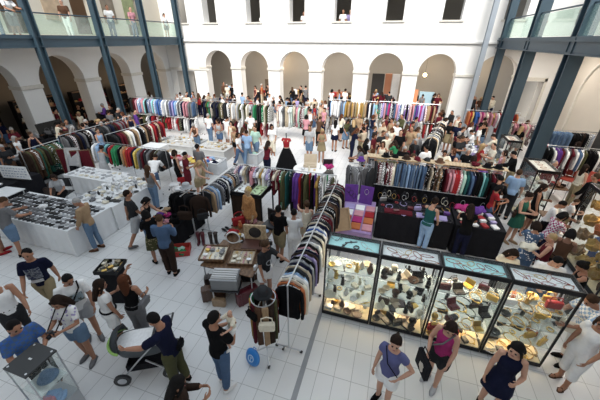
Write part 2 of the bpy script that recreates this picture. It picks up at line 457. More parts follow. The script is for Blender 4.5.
POSES = {
 'stand': dict(), 'stand2': dict(legs=((8, 12), (-4, 3)), arms=((10, 14, 25, 10), (0, 10, 10, 0)), head=(8, 20)),
 'walk': dict(legs=((20, 8), (-16, 14)), arms=((-18, 9, 12, 0), (18, 9, 25, 5)), head=(5, 0)),
 'walk2': dict(legs=((-18, 18), (18, 6)), arms=((20, 10, 25, 5), (-16, 9, 10, 0)), head=(12, 10)),
 'browse': dict(lean=10, head=(28, 0), arms=((38, 12, 45, 15), (30, 12, 40, 20))),
 'browse2': dict(lean=6, head=(25, -15), arms=((55, 8, 25, 5), (8, 12, 30, 10))),
 'hold': dict(head=(22, 5), arms=((18, 12, 85, 32), (18, 12, 85, 32))),
 'hold2': dict(head=(15, -20), arms=((5, 14, 100, 30), (5, 10, 10, 0)), legs=((10, 14), (-4, 2))),
 'bend': dict(lean=48, head=(5, 0), legs=((0, 14), (4, 16)), arms=((20, 12, 20, 5), (28, 12, 25, 5))),
 'hips': dict(arms=((-12, 38, 60, 55), (4, 10, 10, 0)), head=(5, 15), legs=((6, 10), (-3, 2))),
 'reach': dict(arms=((70, 14, 12, 0), (8, 10, 15, 0)), head=(8, 10), lean=5),
 'fold': dict(arms=((20, 10, 78, 60), (20, 10, 72, 60)), head=(12, 0)),
 'up': dict(arms=((65, 30, 60, 20), (10, 12, 60, 20)), head=(-5, 0)),
 'sit': dict(legs=((82, 88), (80, 84)), arms=((25, 10, 55, 20), (30, 12, 45, 15)), head=(18, 0), lean=12),
 'lookdown': dict(head=(32, 25), arms=((8, 10, 20, 5), (12, 12, 60, 30))),
}
FIG = {}
def figure(sex, pose):
    k = (sex, pose)
    if k not in FIG: FIG[k] = Figure(sex, **POSES[pose])
    return FIG[k]
def person(x, y, face, label, sex='f', pose='stand', top=('tee', 'white'), low=('trousers', 'denim blue'), hair=('long', 'dark brown'), skin='tanned',
           shoes='black', h=None, group=None, z=0, sandals=False, detail=True, where_free=False):
    """face: heading in degrees, 0 towards -Y, 90 towards +X"""
    if z == 0 and x < 50: x, y = settle(x, y, .46 if where_free else .36); SPOTS.append((x, y))
    F = figure(sex, pose); sc = (h or (1.66 if sex == 'f' else 1.76))*.952/1.70
    o = put('person', F.mesh('body'), [SKIN[skin], EYE, LIP], None, (x, y, z), R(face), sc)
    tag(o, label, 'person', group)
    def cm(spec): return cloth(*spec[1:]) if len(spec) > 1 else None
    kinds = {'tee': ('shirt', 'top:.87:.40:1.43:.022'), 'shirt': ('shirt', 'top:.85:.92:1.44:.024'), 'jacket': ('jacket', 'top:.80:.95:1.44:.05'), 'blouse': ('blouse', 'top:.87:.22:1.40:.026'),
             'tank': ('tank_top', 'tank:.90'), 'dress': ('dress', 'dress:.52:.06:0'), 'shortdress': ('dress', 'dress:.60:.05:0'), 'tunic': ('tunic', 'dress:.70:.03:.3'), 'longdress': ('dress', 'dress:.25:.10:0')}
    if top:
        nm, key = kinds[top[0]]; put(nm, F.mesh(key), cm(top), o)
    lk = {'trousers': ('trousers', 'legs:.95:.018'), 'jeans': ('jeans', 'legs:.95:.012'), 'shorts': ('shorts', 'legs:.34:.028'), 'long_shorts': ('shorts', 'legs:.50:.03'), 'capri': ('capri_trousers', 'legs:.74:.022'),
          'skirt': ('skirt', 'skirt:.55:.05'), 'miniskirt': ('skirt', 'skirt:.66:.03'), 'longskirt': ('skirt', 'skirt:.12:.22')}
    if low:
        nm, key = lk[low[0]]; put(nm, F.mesh(key), cm(low), o)
    if hair: put('hair', F.mesh('hair:'+hair[0]), HAIRC[hair[1]], o)
    if detail and shoes:
        for sd in (0, 1): put('sandal' if sandals else 'shoe', F.shoe_mesh(sd, '1' if sandals else '0'), cloth(shoes), o)
    o['_f'] = 0; del o['_f']
    return o
def local_of(o, p):
    sc = o.scale[0]; return Vector(o.location)+Matrix.Rotation(o.rotation_euler.z, 3, 'Z') @ (Vector(p)*sc)

TOPC = ['white','black','grey','light blue','red','pink','navy','beige','green','yellow','lavender','cream','maroon','turquoise','charcoal','blue','orange','purple','mint','teal','brown']
LOWC = ['denim blue','black','khaki','white','grey','faded denim','navy','beige','brown']
TOPN = {'tee': 'T-shirt', 'shirt': 'long-sleeved shirt', 'blouse': 'blouse', 'tank': 'sleeveless top', 'jacket': 'jacket'}
rp = random.Random(5)
OBST = []; SPOTS = []
def settle(x, y, gap=.42, others=True):
    """step aside from tables, rails and neighbours"""
    for _ in range(200):
        mv = False
        for (x0, x1, y0, y1) in OBST:
            if x0 < x < x1 and y0 < y < y1:
                d = [(x-x0, -1, 0), (x1-x, 1, 0), (y-y0, 0, -1), (y1-y, 0, 1)]; q = min(d); x += q[1]*(q[0]+.02); y += q[2]*(q[0]+.02); mv = True
        if others:
            for (a, b) in SPOTS:
                dx, dy = x-a, y-b; l = math.hypot(dx, dy)
                if l < gap:
                    if l < 1e-3: dx, dy, l = .7, .7, 1
                    x += dx/l*(gap-l+.02); y += dy/l*(gap-l+.02); mv = True
        if not mv: break
    return x, y
def obstacle(x0, x1, y0, y1, m=.2): OBST.append((x0-m, x1+m, y0-m, y1+m))
PEOPLE_TAKEN = set()
def passer(x, y, face=None, where='', pose=None, sex=None, top=None, low=None, hair=None, skin=None, bias=None, z=0, group=None):
    """one figure of a crowd with clothes of its own; the label says which one"""
    sex = sex or rp.choice('ffm'); pose = pose or rp.choice(['stand', 'stand2', 'browse', 'browse2', 'hold', 'walk', 'hips', 'lookdown', 'walk2', 'hold2'])
    fc = face if face is not None else rp.uniform(0, 360)
    for _ in range(60):
        tk = top or (rp.choice(['tee', 'blouse', 'tank', 'tee', 'shirt'] if sex == 'f' else ['tee', 'tee', 'shirt']), rp.choice(bias or TOPC))
        lk = low or (rp.choice(['jeans', 'shorts', 'trousers', 'skirt'] if sex == 'f' else ['jeans', 'trousers', 'long_shorts']), rp.choice(LOWC))
        hr = hair or (rp.choice(['long', 'bob', 'ponytail', 'bun', 'long'] if sex == 'f' else ['short', 'short', 'short', 'bald']), rp.choice(['black', 'dark brown', 'brown', 'dark brown', 'blond', 'auburn', 'grey'] if sex == 'f' else ['black', 'dark brown', 'brown', 'grey']))
        hs = {'long': 'long-haired', 'bob': 'short-bobbed', 'ponytail': 'ponytailed', 'bun': 'bun-haired', 'short': 'short-haired', 'bald': 'balding', 'curly': 'curly-haired'}[hr[0]]
        ln = {'jeans': 'jeans', 'shorts': 'shorts', 'trousers': 'trousers', 'skirt': 'skirt', 'long_shorts': 'long shorts', 'capri': 'capri trousers', 'miniskirt': 'short skirt'}[lk[0]]
        lab = '%s person in %s %s %s' % (hs, tk[1], TOPN[tk[0]], where)
        if lab not in PEOPLE_TAKEN: break
    else:
        lab = '%s person in %s %s, %s %s, %s' % (hs, tk[1], TOPN[tk[0]], lk[1], ln, where)
    PEOPLE_TAKEN.add(lab)
    return person(x, y, fc, lab, sex, pose, tk, lk, hr, skin or rp.choice(['fair', 'tanned', 'tanned']), rp.choice(['black', 'brown', 'white']), (1.64 if sex == 'f' else 1.75)+rp.uniform(-.06, .06), group or 'market visitors', z, detail=True, where_free=True)
# ------------------------------------------------------------------ clothes on hangers
def garment_mesh(kind, seed):
    r = random.Random(hash_s(kind)+seed); bm = bmesh.new(); n = 16
    ln = {'jacket': .70, 'shirt': .72, 'coat': 1.05, 'dress': 1.02, 'top': .60, 'trousers': .95, 'skirt': .62, 'scarf': .85}[kind]
    th = {'jacket': .055, 'shirt': .034, 'coat': .06, 'dress': .034, 'top': .03, 'trousers': .035, 'skirt': .034, 'scarf': .025}[kind]
    if kind in ('jacket', 'shirt', 'coat', 'dress', 'top'):
        prof = [(-.055, .055, .6), (-.075, .11, .7), (-.115, .195, .9), (-.17, .215, 1.1), (-.30, .20, 1.25), (-.45, .185 if kind != 'dress' else .155, 1.2), (-.45-(ln-.45)*.5, .20, 1.2), (-ln, .215 if kind != 'dress' else .25, 1.25)]
    elif kind == 'trousers':
        prof = [(-.05, .03, .5), (-.07, .18, .9), (-.20, .19, 1.2), (-.45, .18, 1.15), (-.7, .16, 1.1), (-ln, .155, 1.1)]
    elif kind == 'skirt':
        prof = [(-.05, .05, .5), (-.07, .16, .8), (-.2, .20, 1.2), (-.4, .23, 1.3), (-ln, .26, 1.4)]
    else:
        prof = [(-.01, .09, .9), (-.05, .10, 1), (-.4, .085, 1.1), (-ln, .09, 1.2)]
    ph = r.uniform(0, 6)
    rings = []
    for i, (z, w, t) in enumerate(prof):
        k2 = i/len(prof); ring = []
        for k in range(n):
            a = 2*PI*k/n; c, s_ = math.cos(a), math.sin(a)
            x = w*math.copysign(abs(c)**.7, c); y = th*t*math.copysign(abs(s_)**.8, s_)
            y += .014*k2*math.sin(x*28+ph)+.012*k2*math.sin(5*z+ph)
            ring.append((x+.02*k2*math.sin(ph), y, z-(.012*math.sin(a*3+ph) if i == len(prof)-1 else 0)))
        rings.append(ring)
    loft(bm, list(reversed(rings)))
    if kind in ('jacket', 'shirt', 'coat'):
        sl = .60 if kind != 'coat' else .66
        for sd in (1, -1):
            q = r.uniform(-.015, .02)
            tube(bm, [(sd*.165, 0, -.115), (sd*.215, q, -.20), (sd*.235, q*1.5, -.36), (sd*(.245), .01+q*2, -.17-sl*.75), (sd*.24, .015+q*2, -.12-sl)], [.035, .052, .048, .042, .040], 8, True, .8)
    elif kind in ('top', 'dress') and seed % 2 == 0:
        for sd in (1, -1): tube(bm, [(sd*.16, 0, -.115), (sd*.22, 0, -.19), (sd*.255, .0, -.27)], [.03, .05, .052], 8, True, .6)
    return mesh_of(bm, kind, True)
def hash_s(t): return sum(ord(c)*(i+1) for i, c in enumerate(t))
GM = {}
def gmesh(kind, seed):
    if (kind, seed) not in GM: GM[(kind, seed)] = garment_mesh(kind, seed)
    return GM[(kind, seed)]
_h = bmesh.new()
tube(_h, [(0, 0, -.052), (0, 0, -.005), (.012, 0, .012), (0, 0, .022), (-.014, 0, .010)], .003, 5)
tube(_h, [(-.19, 0, -.105), (-.10, 0, -.072), (0, 0, -.05), (.10, 0, -.072), (.19, 0, -.105)], .007, 5)
HANGER = mesh_of(_h, 'hanger', True)
rg = random.Random(3)
DARKS = ['black','charcoal','navy','brown','dark brown','grey','black','olive','maroon','tan']
BRIGHTS = ['red','pink','green','yellow','light blue','purple','turquoise','orange','white','magenta','blue','lavender']
LIGHTS = ['white','cream','light grey','beige','light blue','white','lavender','khaki','mint']
MIXED = DARKS+BRIGHTS+LIGHTS
PATS = ['plain']*13+['print', 'stripe', 'check', 'hoop']
def hang(x0, y0, x1, y1, z, n, kinds, colours, where, end, group, hangers=True, jitter=14, seq=None, tilt=0, stretch=1.08, pats=PATS):
    """n clothes along a rail from (x0,y0) to (x1,y1); colours may be a list to draw from, seq an exact run of (kind, colour)"""
    a = math.atan2(y1-y0, x1-x0)
    for i in range(n):
        t = (i+.5)/n+rg.uniform(-.15, .15)/n
        if seq and i < len(seq) and seq[i]: k, c, pt = (*seq[i], 'plain')[:3]
        else: k, c, pt = rg.choice(kinds), rg.choice(colours), rg.choice(pats)
        sec = 'white' if c not in ('white', 'cream', 'light grey') else rg.choice(['navy', 'red', 'black', 'grey'])
        o = put(k, gmesh(k, rg.randrange(3)), cloth(c, pt, sec), None, (x0+(x1-x0)*t, y0+(y1-y0)*t, z), a+PI/2+R(rg.uniform(-jitter, jitter))+R(tilt), (rg.uniform(.88, 1.08), 1.0, rg.uniform(.93, 1.07)*stretch))
        lab = '%s %s %s, %s from %s' % (c, k, where, ordinal(i), end)
        tag(o, lab, 'clothes', group)
        if hangers: put('hanger', HANGER, BLACKPL if i % 3 else STEEL, o)
def rail(x0, y0, x1, y1, z, label, low=None, shelf=None, mat=None, wheels=True, mids=0):
    """a garment rail: top bar, posts, spread feet, castors, an optional second bar and shelf"""
    obstacle(min(x0, x1), max(x0, x1), min(y0, y1), max(y0, y1), .36); mat = mat or STEEL; L = math.hypot(x1-x0, y1-y0); a = math.atan2(y1-y0, x1-x0)
    t = thing('garment_rail', label, 'clothes rail', ((x0+x1)/2, (y0+y1)/2, 0), a)
    def cyl(p, q, r): bm = bmesh.new(); tube(bm, [p, q], r, 8); return bm
    part('rail', cyl((-L/2-.03, 0, z), (L/2+.03, 0, z), .014), mat, t)
    if low: part('lower_rail', cyl((-L/2, 0, low), (L/2, 0, low), .014), mat, t)
    xs = [-L/2+(L)*k/(mids+1) for k in range(mids+2)]
    for x in xs:
        part('post', cyl((x, 0, .06), (x, 0, z), .014), mat, t)
        f = part('foot', cyl((x, -.24, .06), (x, .24, .06), .013), mat, t)
        if wheels:
            for s in (-.24, .24):
                bm = bmesh.new(); tube(bm, [(x-.012, s, .03), (x+.012, s, .03)], .03, 10); part('castor', bm, BLACKPL, f)
    if shelf:
        part('shelf', B((-L/2-.05, L/2+.05, -.16, .16, shelf, shelf+.025), bev=.004), PALEWOOD, t)
    return t
# ------------------------------------------------------------------ wares
def wmesh(kind):
    bm = bmesh.new()
    if kind == 'bowl': lathe(bm, [(.03, 0), (.035, .006), (.06, .03), (.07, .055), (.066, .055), (.055, .032), (.01, .012)], 16)
    elif kind == 'plate': lathe(bm, [(.05, 0), (.06, .004), (.09, .016), (.088, .02), (.058, .009), (.01, .007)], 18)
    elif kind == 'cup':
        lathe(bm, [(.025, 0), (.034, .02), (.038, .065), (.035, .065), (.03, .02), (.01, .012)], 14); tube(bm, [(.035, 0, .055), (.058, 0, .05), (.058, 0, .028), (.034, 0, .02)], .005, 6)
    elif kind == 'vase': lathe(bm, [(.03, 0), (.05, .05), (.055, .09), (.03, .15), (.022, .18), (.032, .20), (.026, .20), (.015, .17)], 16)
    elif kind == 'teapot':
        lathe(bm, [(.035, 0), (.06, .03), (.065, .06), (.045, .095), (.02, .10), (.008, .112), (.012, .12), (.004, .128)], 16)
        tube(bm, [(.055, 0, .04), (.095, 0, .07), (.105, 0, .10)], [.016, .011, .008], 8); tube(bm, [(-.05, 0, .085), (-.10, 0, .08), (-.10, 0, .04), (-.055, 0, .03)], .006, 6)
    elif kind == 'trinket_box':
        bx(bm, -.06, .06, -.04, .04, 0, .042, .005); bx(bm, -.063, .063, -.043, .043, .044, .06, .005); bx(bm, -.01, .01, -.05, -.04, .03, .05)
    elif kind == 'open_case':
        bx(bm, -.07, .07, -.05, .05, 0, .03, .004); box(bm, (0, .062, .065), (.14, .02, .10), .004, Matrix.Rotation(-.35, 3, 'X')); bx(bm, -.05, .05, -.03, .03, .03, .036)
    elif kind == 'necklace':
        pts = [(.075*math.cos(t*2*PI/20)*(1+.1*math.sin(3*t)), .10*math.sin(t*2*PI/20)-.02, .008) for t in range(21)]
        tube(bm, pts, .006, 6)
        for p in pts[::2]: ball(bm, p, .0095, 6, 5)
        ball(bm, (0, -.125, .01), (.018, .022, .01), 8, 6)
    elif kind == 'bracelet':
        pts = [(.036*math.cos(t*2*PI/14), .036*math.sin(t*2*PI/14), .012) for t in range(15)]; tube(bm, pts, .009, 6)
    elif kind == 'figurine':
        lathe(bm, [(.035, 0), (.035, .012), (.022, .016), (.028, .06), (.024, .10), (.014, .12)], 12); ball(bm, (0, 0, .14), (.02, .022, .026), 10, 8)
        tube(bm, [(.022, 0, .105), (.045, -.01, .08), (.03, -.03, .06)], .008, 6); tube(bm, [(-.022, 0, .105), (-.05, 0, .13), (-.05, -.01, .17)], .008, 6)
    elif kind == 'clock':
        lathe(bm, [(.045, 0), (.045, .012), (.02, .02), (.02, .05)], 12); q = bmesh.new(); q.free()
        tube(bm, [(0, -.02, .10), (0, .02, .10)], .06, 18); tube(bm, [(0, -.026, .10), (0, -.02, .10)], .052, 18); box(bm, (0, -.028, .115), (.005, .004, .035)); box(bm, (.012, -.028, .10), (.028, .004, .005))
    elif kind == 'candlestick': lathe(bm, [(.045, 0), (.045, .01), (.012, .025), (.018, .06), (.01, .09), (.016, .13), (.026, .15), (.02, .15), (.012, .14)], 14)
    elif kind == 'purse':
        bx(bm, -.08, .08, -.025, .025, 0, .10, .015); tube(bm, [(-.06, 0, .09), (-.05, 0, .15), (.05, 0, .15), (.06, 0, .09)], .006, 6); bx(bm, -.02, .02, -.03, -.024, .07, .09)
    elif kind == 'book': bx(bm, -.06, .06, -.085, .085, 0, .006); bx(bm, -.058, .056, -.082, .082, .006, .026); bx(bm, -.06, .06, -.085, .085, .026, .032); bx(bm, -.063, -.058, -.085, .085, 0, .032)
    elif kind == 'watch':
        tube(bm, [(0, 0, .004), (0, 0, .014)], .02, 14); bx(bm, -.010, .010, -.09, -.015, .002, .007); bx(bm, -.010, .010, .015, .09, .002, .007); tube(bm, [(.02, 0, .009), (.026, 0, .009)], .004, 6)
    elif kind == 'spectacles':
        for s in (-1, 1):
            tube(bm, [(s*.034+.024*math.cos(k*2*PI/12), .024*math.sin(k*2*PI/12)*.8, .02) for k in range(13)], .004, 5); tube(bm, [(s*.06, 0, .02), (s*.062, .1, .012)], .003, 5)
        tube(bm, [(-.01, 0, .022), (.01, 0, .022)], .003, 5)
    elif kind == 'jewellery_box':
        bx(bm, -.062, .062, -.045, .045, 0, .035, .004); bx(bm, -.05, .05, -.033, .033, .035, .040); ball(bm, (0, 0, .043), (.022, .015, .008), 8, 6)
    elif kind == 'hat':
        lathe(bm, [(.15, 0), (.155, .006), (.10, .015), (.092, .02), (.09, .09), (.08, .115), (.03, .122)], 20)
    elif kind == 'cap':
        lathe(bm, [(.095, 0), (.10, .02), (.09, .07), (.05, .10), (.01, .108)], 16); tube(bm, [(0, -.06, .012), (0, -.12, .012), (0, -.175, .004)], [.075, .075, .045], 12, True, .12)
    elif kind == 'handbag':
        bx(bm, -.15, .15, -.05, .05, 0, .20, .03); tube(bm, [(-.11, 0, .19), (-.10, 0, .32), (0, 0, .36), (.10, 0, .32), (.11, 0, .19)], .011, 8); bx(bm, -.155, .155, -.056, -.045, .10, .2, .004); bx(bm, -.02, .02, -.062, -.05, .09, .12)
    elif kind == 'suitcase':
        bx(bm, -.24, .24, -.085, .085, 0, .33, .025); tube(bm, [(-.07, 0, .325), (-.06, 0, .365), (.06, 0, .365), (.07, 0, .325)], .011, 8)
        for s in (-1, 1): bx(bm, s*.15-.018, s*.15+.018, -.092, .092, .01, .336); bx(bm, s*.15-.025, s*.15+.025, -.096, -.08, .24, .28)
    elif kind == 'boot':
        tube(bm, [(0, .02, .36), (0, .02, .25), (0, .015, .12), (0, .01, .06)], [.058, .056, .045, .05], 12); tube(bm, [(0, .055, .04), (0, 0, .045), (0, -.08, .035), (0, -.15, .025)], [.034, .045, .042, .02], 12, True, .8); bx(bm, -.03, .03, .02, .075, 0, .03, .005)
    elif kind == 'shoe_pair':
        for s in (-.06, .06): tube(bm, [(s, .09, .035), (s, .03, .04), (s, -.06, .03), (s, -.13, .018)], [.03, .04, .04, .018], 10, True, .8)
    elif kind == 'cloth_bundle':
        vs = ball(bm, (0, 0, .05), (.14, .11, .06), 24, 16)
        for v in vs: v.co += Vector((noise.noise(v.co*14), noise.noise(v.co*14+Vector((5, 0, 0))), noise.noise(v.co*16)*.9))*.055; v.co.z = max(v.co.z, 0)
    elif kind == 'framed_picture':
        for a in ((-.15, .15, -.2, -.17), (-.15, .15, .17, .2), (-.15, -.12, -.17, .17), (.12, .15, -.17, .17)): bx(bm, *a, 0, .03, .004)
        bx(bm, -.12, .12, -.17, .17, .006, .014)
    return mesh_of(bm, kind, kind not in ('trinket_box', 'open_case', 'book', 'framed_picture', 'jewellery_box', 'suitcase', 'purse', 'handbag'))
WM = {}
SHINY = {c: surf('glossy_'+c.replace(' ', '_'), PAL[c], .28, 0, 20, .2) for c in PAL}
SHINY['gold'] = surf('gold_metal', (.70, .47, .14), .3, .85, 20, .15); SHINY['silver'] = surf('silver_metal', (.66, .66, .67), .3, .8, 20, .15)
def ware(kind, x, y, z, colour, label, cat=None, rot=0, sc=1.0, group=None, name=None, soft=False, tilt=(0, 0)):
    if kind not in WM: WM[kind] = wmesh(kind)
    o = put(name or kind, WM[kind], cloth(colour) if soft else SHINY[colour], None, (x, y, z), (tilt[0], tilt[1], rot), sc)
    return tag(o, label, cat or kind.replace('_', ' '), group)
# ------------------------------------------------------------------ furniture
def draped_table(x0, x1, y0, y1, h, mat, label, name='stall_table', gather=.012, seed=0):
    """a trestle table under a cloth that hangs to the floor in folds"""
    obstacle(x0, x1, y0, y1); t = thing(name, label, 'table', ((x0+x1)/2, (y0+y1)/2, 0)); w, d = (x1-x0)/2, (y1-y0)/2
    part('tabletop', B((-w+.02, w-.02, -d+.02, d-.02, h-.035, h-.004)), WOODM, t)
    for sx in (-1, 1):
        for sy in (-1, 1):
            bm = bmesh.new(); tube(bm, [(sx*(w-.1), sy*(d-.1), 0), (sx*(w-.1), sy*(d-.1), h-.03)], .018, 8); part('leg', bm, STEEL, t)
    per = []
    def edge(a, b, n):
        for k in range(n): per.append((a[0]+(b[0]-a[0])*k/n, a[1]+(b[1]-a[1])*k/n))
    nx, ny = max(4, int(w*2/.05)), max(4, int(d*2/.05))
    edge((-w, -d), (w, -d), nx); edge((w, -d), (w, d), ny); edge((w, d), (-w, d), nx); edge((-w, d), (-w, -d), ny)
    bm = bmesh.new(); rings = []
    for z, f in ((h, 0), (h-.01, .2), (h*.66, .6), (h*.33, .9), (.012, 1.2)):
        ring = []
        for k, (px, py) in enumerate(per):
            o = f*(gather*(1+math.sin(k*1.1+seed)+.7*math.sin(k*.37+seed*2)))
            nxv = (1 if abs(px-w) < 1e-4 else -1 if abs(px+w) < 1e-4 else 0); nyv = (1 if abs(py-d) < 1e-4 else -1 if abs(py+d) < 1e-4 else 0)
            ring.append((px+nxv*o, py+nyv*o, z))
        rings.append(ring)
    vs = [[bm.verts.new(p) for p in r] for r in rings]
    for a, b in zip(vs, vs[1:]): quad_ring(bm, a, b)
    bm.faces.new(vs[0])
    part('tablecloth', bm, mat, t, False)
    return t
PANE = glass('clear_glass', (.985, .997, .992), .012, .10); SHELFG = glass('shelf_glass', (.93, .98, .97), .30, .2)
CASELIGHT = emit('case_lamp', (1, .80, .52), 5)
def display_cabinet(x0, x1, y0, y1, h, label, lining, shelves=(.12, .52, .92, 1.30), tray=True, name='display_cabinet', top_h=.085, shelf_mat=None):
    obstacle(x0, x1, y0, y1, .12); t = thing(name, label, 'display cabinet', ((x0+x1)/2, (y0+y1)/2, 0)); w, d = (x1-x0)/2-.008, (y1-y0)/2; f = .028
    part('plinth', B((-w, w, -d, d, .03, shelves[0]-.012), bev=.004), BLACKM, t)
    part('floor_lining', B((-w+.02, w-.02, -d+.02, d-.02, shelves[0]-.012, shelves[0])), surf('cream_lining', (.70, .60, .42), .8), t)
    for sx in (-1, 1):
        for sy in (-1, 1):
            part('corner_post', B((sx*w-(f if sx > 0 else 0), sx*w+(0 if sx > 0 else f), sy*d-(f if sy > 0 else 0), sy*d+(0 if sy > 0 else f), shelves[0]-.012, h-top_h)), BLACKM, t)
            bm = bmesh.new(); ball(bm, (sx*(w-.05), sy*(d-.05), .016), .018, 8, 6); part('foot', bm, STEEL, t)
    zt = h-top_h
    bm = B((-w, w, -d, -d+f, zt, h), (-w, w, d-f, d, zt, h), (-w, -w+f, -d+f, d-f, zt, h), (w-f, w, -d+f, d-f, zt, h)); part('top_frame', bm, BLACKM, t)
    part('top_lining', B((-w+f, w-f, -d+f, d-f, zt, zt+.02)), surf('lining_'+lining.replace(' ', '_'), {'turquoise': (.50, .84, .84), 'white': (.90, .90, .90), 'cream': (.86, .80, .70)}.get(lining, PAL[lining]), .8), t)
    part('top_pane', B((-w+f, w-f, -d+f, d-f, h-.010, h-.004)), PANE, t)
    part('front_pane', B((-w+f, w-f, -d+.006, -d+.012, shelves[0], zt)), PANE, t); part('back_pane', B((-w+f, w-f, d-.012, d-.006, shelves[0], zt)), PANE, t)
    for sx in (-1, 1): part('side_pane', B((sx*(w-.012), sx*(w-.006), -d+f, d-f, shelves[0], zt)), PANE, t)
    for z in shelves[1:]: part('glass_shelf', B((-w+.02, w-.02, -d+.02, d-.02, z-.008, z)), shelf_mat or SHELFG, t)
    bm = bmesh.new(); tube(bm, [(-w+.05, d-.05, zt-.02), (w-.05, d-.05, zt-.02)], .010, 8); part('lamp_tube', bm, CASELIGHT, t)
    return t, zt
def bag_on(p, colour, label, rot=0, sc=.8, kind='handbag'):
    return ware(kind, p.x, p.y, p.z, colour, label, 'bag', rot, sc, soft=True)
# ------------------------------------------------------------------ the hall
def arch_wall(axis, pos, thick, a0, a1, z1, arches, name, mat, spring, rad):
    """a wall along X (axis 'x', front at Y=pos) or along Y; round-headed openings at the given centres"""
    bm = bmesh.new(); cuts = [a0]+[(p+q)/2 for p, q in zip(arches, arches[1:])]+[a1]
    for c, lo, hi in zip(arches, cuts, cuts[1:]):
        pts = [(lo, 0), (c-rad, 0), (c-rad, spring)]+[(c-rad*math.cos(PI*k/20), spring+rad*math.sin(PI*k/20)) for k in range(1, 20)]+[(c+rad, spring), (c+rad, 0), (hi, 0), (hi, z1), (lo, z1)]
        P3 = [Vector((u, pos, z)) if axis == 'x' else Vector((pos, u, z)) for u, z in pts]
        f = bm.faces.new([bm.verts.new(p) for p in P3])
        ex = bmesh.ops.extrude_face_region(bm, geom=[f]); v = [g for g in ex['geom'] if isinstance(g, bmesh.types.BMVert)]
        bmesh.ops.translate(bm, verts=v, vec=(0, thick, 0) if axis == 'x' else (thick, 0, 0))
    bmesh.ops.triangulate(bm, faces=bm.faces[:])
    return struct(name, bm, mat)
# ---- materials of the building
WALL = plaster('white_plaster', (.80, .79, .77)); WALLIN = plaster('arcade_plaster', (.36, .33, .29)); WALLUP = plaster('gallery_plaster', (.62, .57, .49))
GREYSTONE = surf('arcade_stone', (.45, .43, .40), .7)
TRIM = surf('stone_trim', (.66, .63, .57), .85, 0, 12, .15)
def floor_mat():
    m, nt, b = _nodes('white_floor_tiles'); br = nt.nodes.new('ShaderNodeTexBrick'); br.offset = 0; br.squash = 1
    mp = _coords(nt, 1); mp.node.inputs['Location'].default_value = (.020, -.135, 0)
    nt.links.new(mp, br.inputs['Vector'])
    for k, v in (('Scale', 1), ('Mortar Size', .0045), ('Mortar Smooth', .1), ('Bias', 0), ('Brick Width', .292), ('Row Height', .583)): br.inputs[k].default_value = v
    br.inputs['Color1'].default_value = (.69, .695, .70, 1); br.inputs['Color2'].default_value = (.73, .73, .73, 1); br.inputs['Mortar'].default_value = (.36, .355, .34, 1)
    n = nt.nodes.new('ShaderNodeTexNoise'); n.inputs['Scale'].default_value = .7; nt.links.new(_coords(nt, 1), n.inputs['Vector'])
    mx = _mix(nt, .10, br.outputs['Color'], n.outputs['Color']); hs = nt.nodes.new('ShaderNodeHueSaturation'); hs.inputs['Saturation'].default_value = .25
    nt.links.new(mx, hs.inputs['Color']); nt.links.new(hs.outputs['Color'], b.inputs['Base Color'])
    b.inputs['Roughness'].default_value = .32
    return m
struct('floor', B((-21, 9.5, -1.6, 25.2, -.2, 0)), floor_mat())
struct('trim_1', B((-.905, -.815, -1.4, 16.5, 0, .003)), surf('grey_floor_channel', (.27, .28, .30), .5))
# ---- back wall
BACK = [-12.72, -9.86, -6.88, -3.9, -.85, 2.15, 5.3]
arch_wall('x', 20.8, .7, -14.3, 6.75, 4.95, BACK, 'wall_back', WALL, 3.34, 1.06)
struct('wall_back_corner', B((-17, -16.45, 20.8, 21.5, 0, 4.95), (-15.85, -15.45, 20.8, 21.5, 0, 4.95), (-14.85, -14.3, 20.8, 21.5, 0, 4.95), (-16.45, -15.85, 20.8, 21.5, 2.95, 4.95), (-15.45, -14.85, 20.8, 21.5, 2.95, 4.95)), WALL)
struct('wall_back_side', B((6.75, 6.85, 20.8, 21.5, 0, 4.95), (7.75, 9.3, 20.8, 21.5, 0, 4.95), (6.85, 7.75, 20.8, 21.5, 3.1, 4.95)), WALL)
bm = B((6.72, 6.85, 20.72, 20.81, 0, 3.25), (7.75, 7.88, 20.72, 20.81, 0, 3.25), (6.72, 7.88, 20.72, 20.81, 3.1, 3.3)); struct('trim_2', bm, TRIM)
struct('trim_3', B((-17, 8.6, 20.66, 20.82, 4.93, 5.06, ), bev=.02), WALL)
WC = [-15.3, -12.95, -9.68, -6.68, -3.8, -.75, 2.35, 5.4]
edges = [-17]+[v for c in WC for v in (c-.5, c+.5)]+[8.6]
bm = B((-17, 8.6, 20.8, 21.5, 4.95, 6.08))
for a, b_ in zip(edges[::2], edges[1::2]): bx(bm, a, b_, 20.8, 21.5, 6.08, 8.6)
bx(bm, -17, 8.6, 20.8, 21.5, 8.6, 10.5)
struct('wall_back_upper', bm, WALL)
for i, c in enumerate(WC): struct('window_%d' % (i+1), B((c-.62, c+.62, 20.72, 20.83, 6.0, 6.09), bev=.01), TRIM)
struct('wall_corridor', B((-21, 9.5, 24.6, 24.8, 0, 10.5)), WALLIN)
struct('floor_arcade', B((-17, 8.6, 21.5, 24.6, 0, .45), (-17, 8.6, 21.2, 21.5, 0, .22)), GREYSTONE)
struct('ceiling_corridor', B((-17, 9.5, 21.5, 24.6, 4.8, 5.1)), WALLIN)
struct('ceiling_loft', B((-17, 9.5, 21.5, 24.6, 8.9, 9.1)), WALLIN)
n_tr = 4
def impost(b):
    global n_tr
    struct('trim_%d' % n_tr, b, TRIM); n_tr += 1
for a, b_ in zip([-14.3-1.06+.0]+BACK, BACK+[7.8]):
    lo, hi = a+1.06, b_-1.06
    if hi-lo > .2 and lo > -14.5: impost(B((lo-.05, min(hi+.05, 6.7), 20.72, 21.55, 3.18, 3.35), bev=.03))
impost(B((-17, -13.5, 20.74, 20.82, 3.02, 3.18), bev=.02))
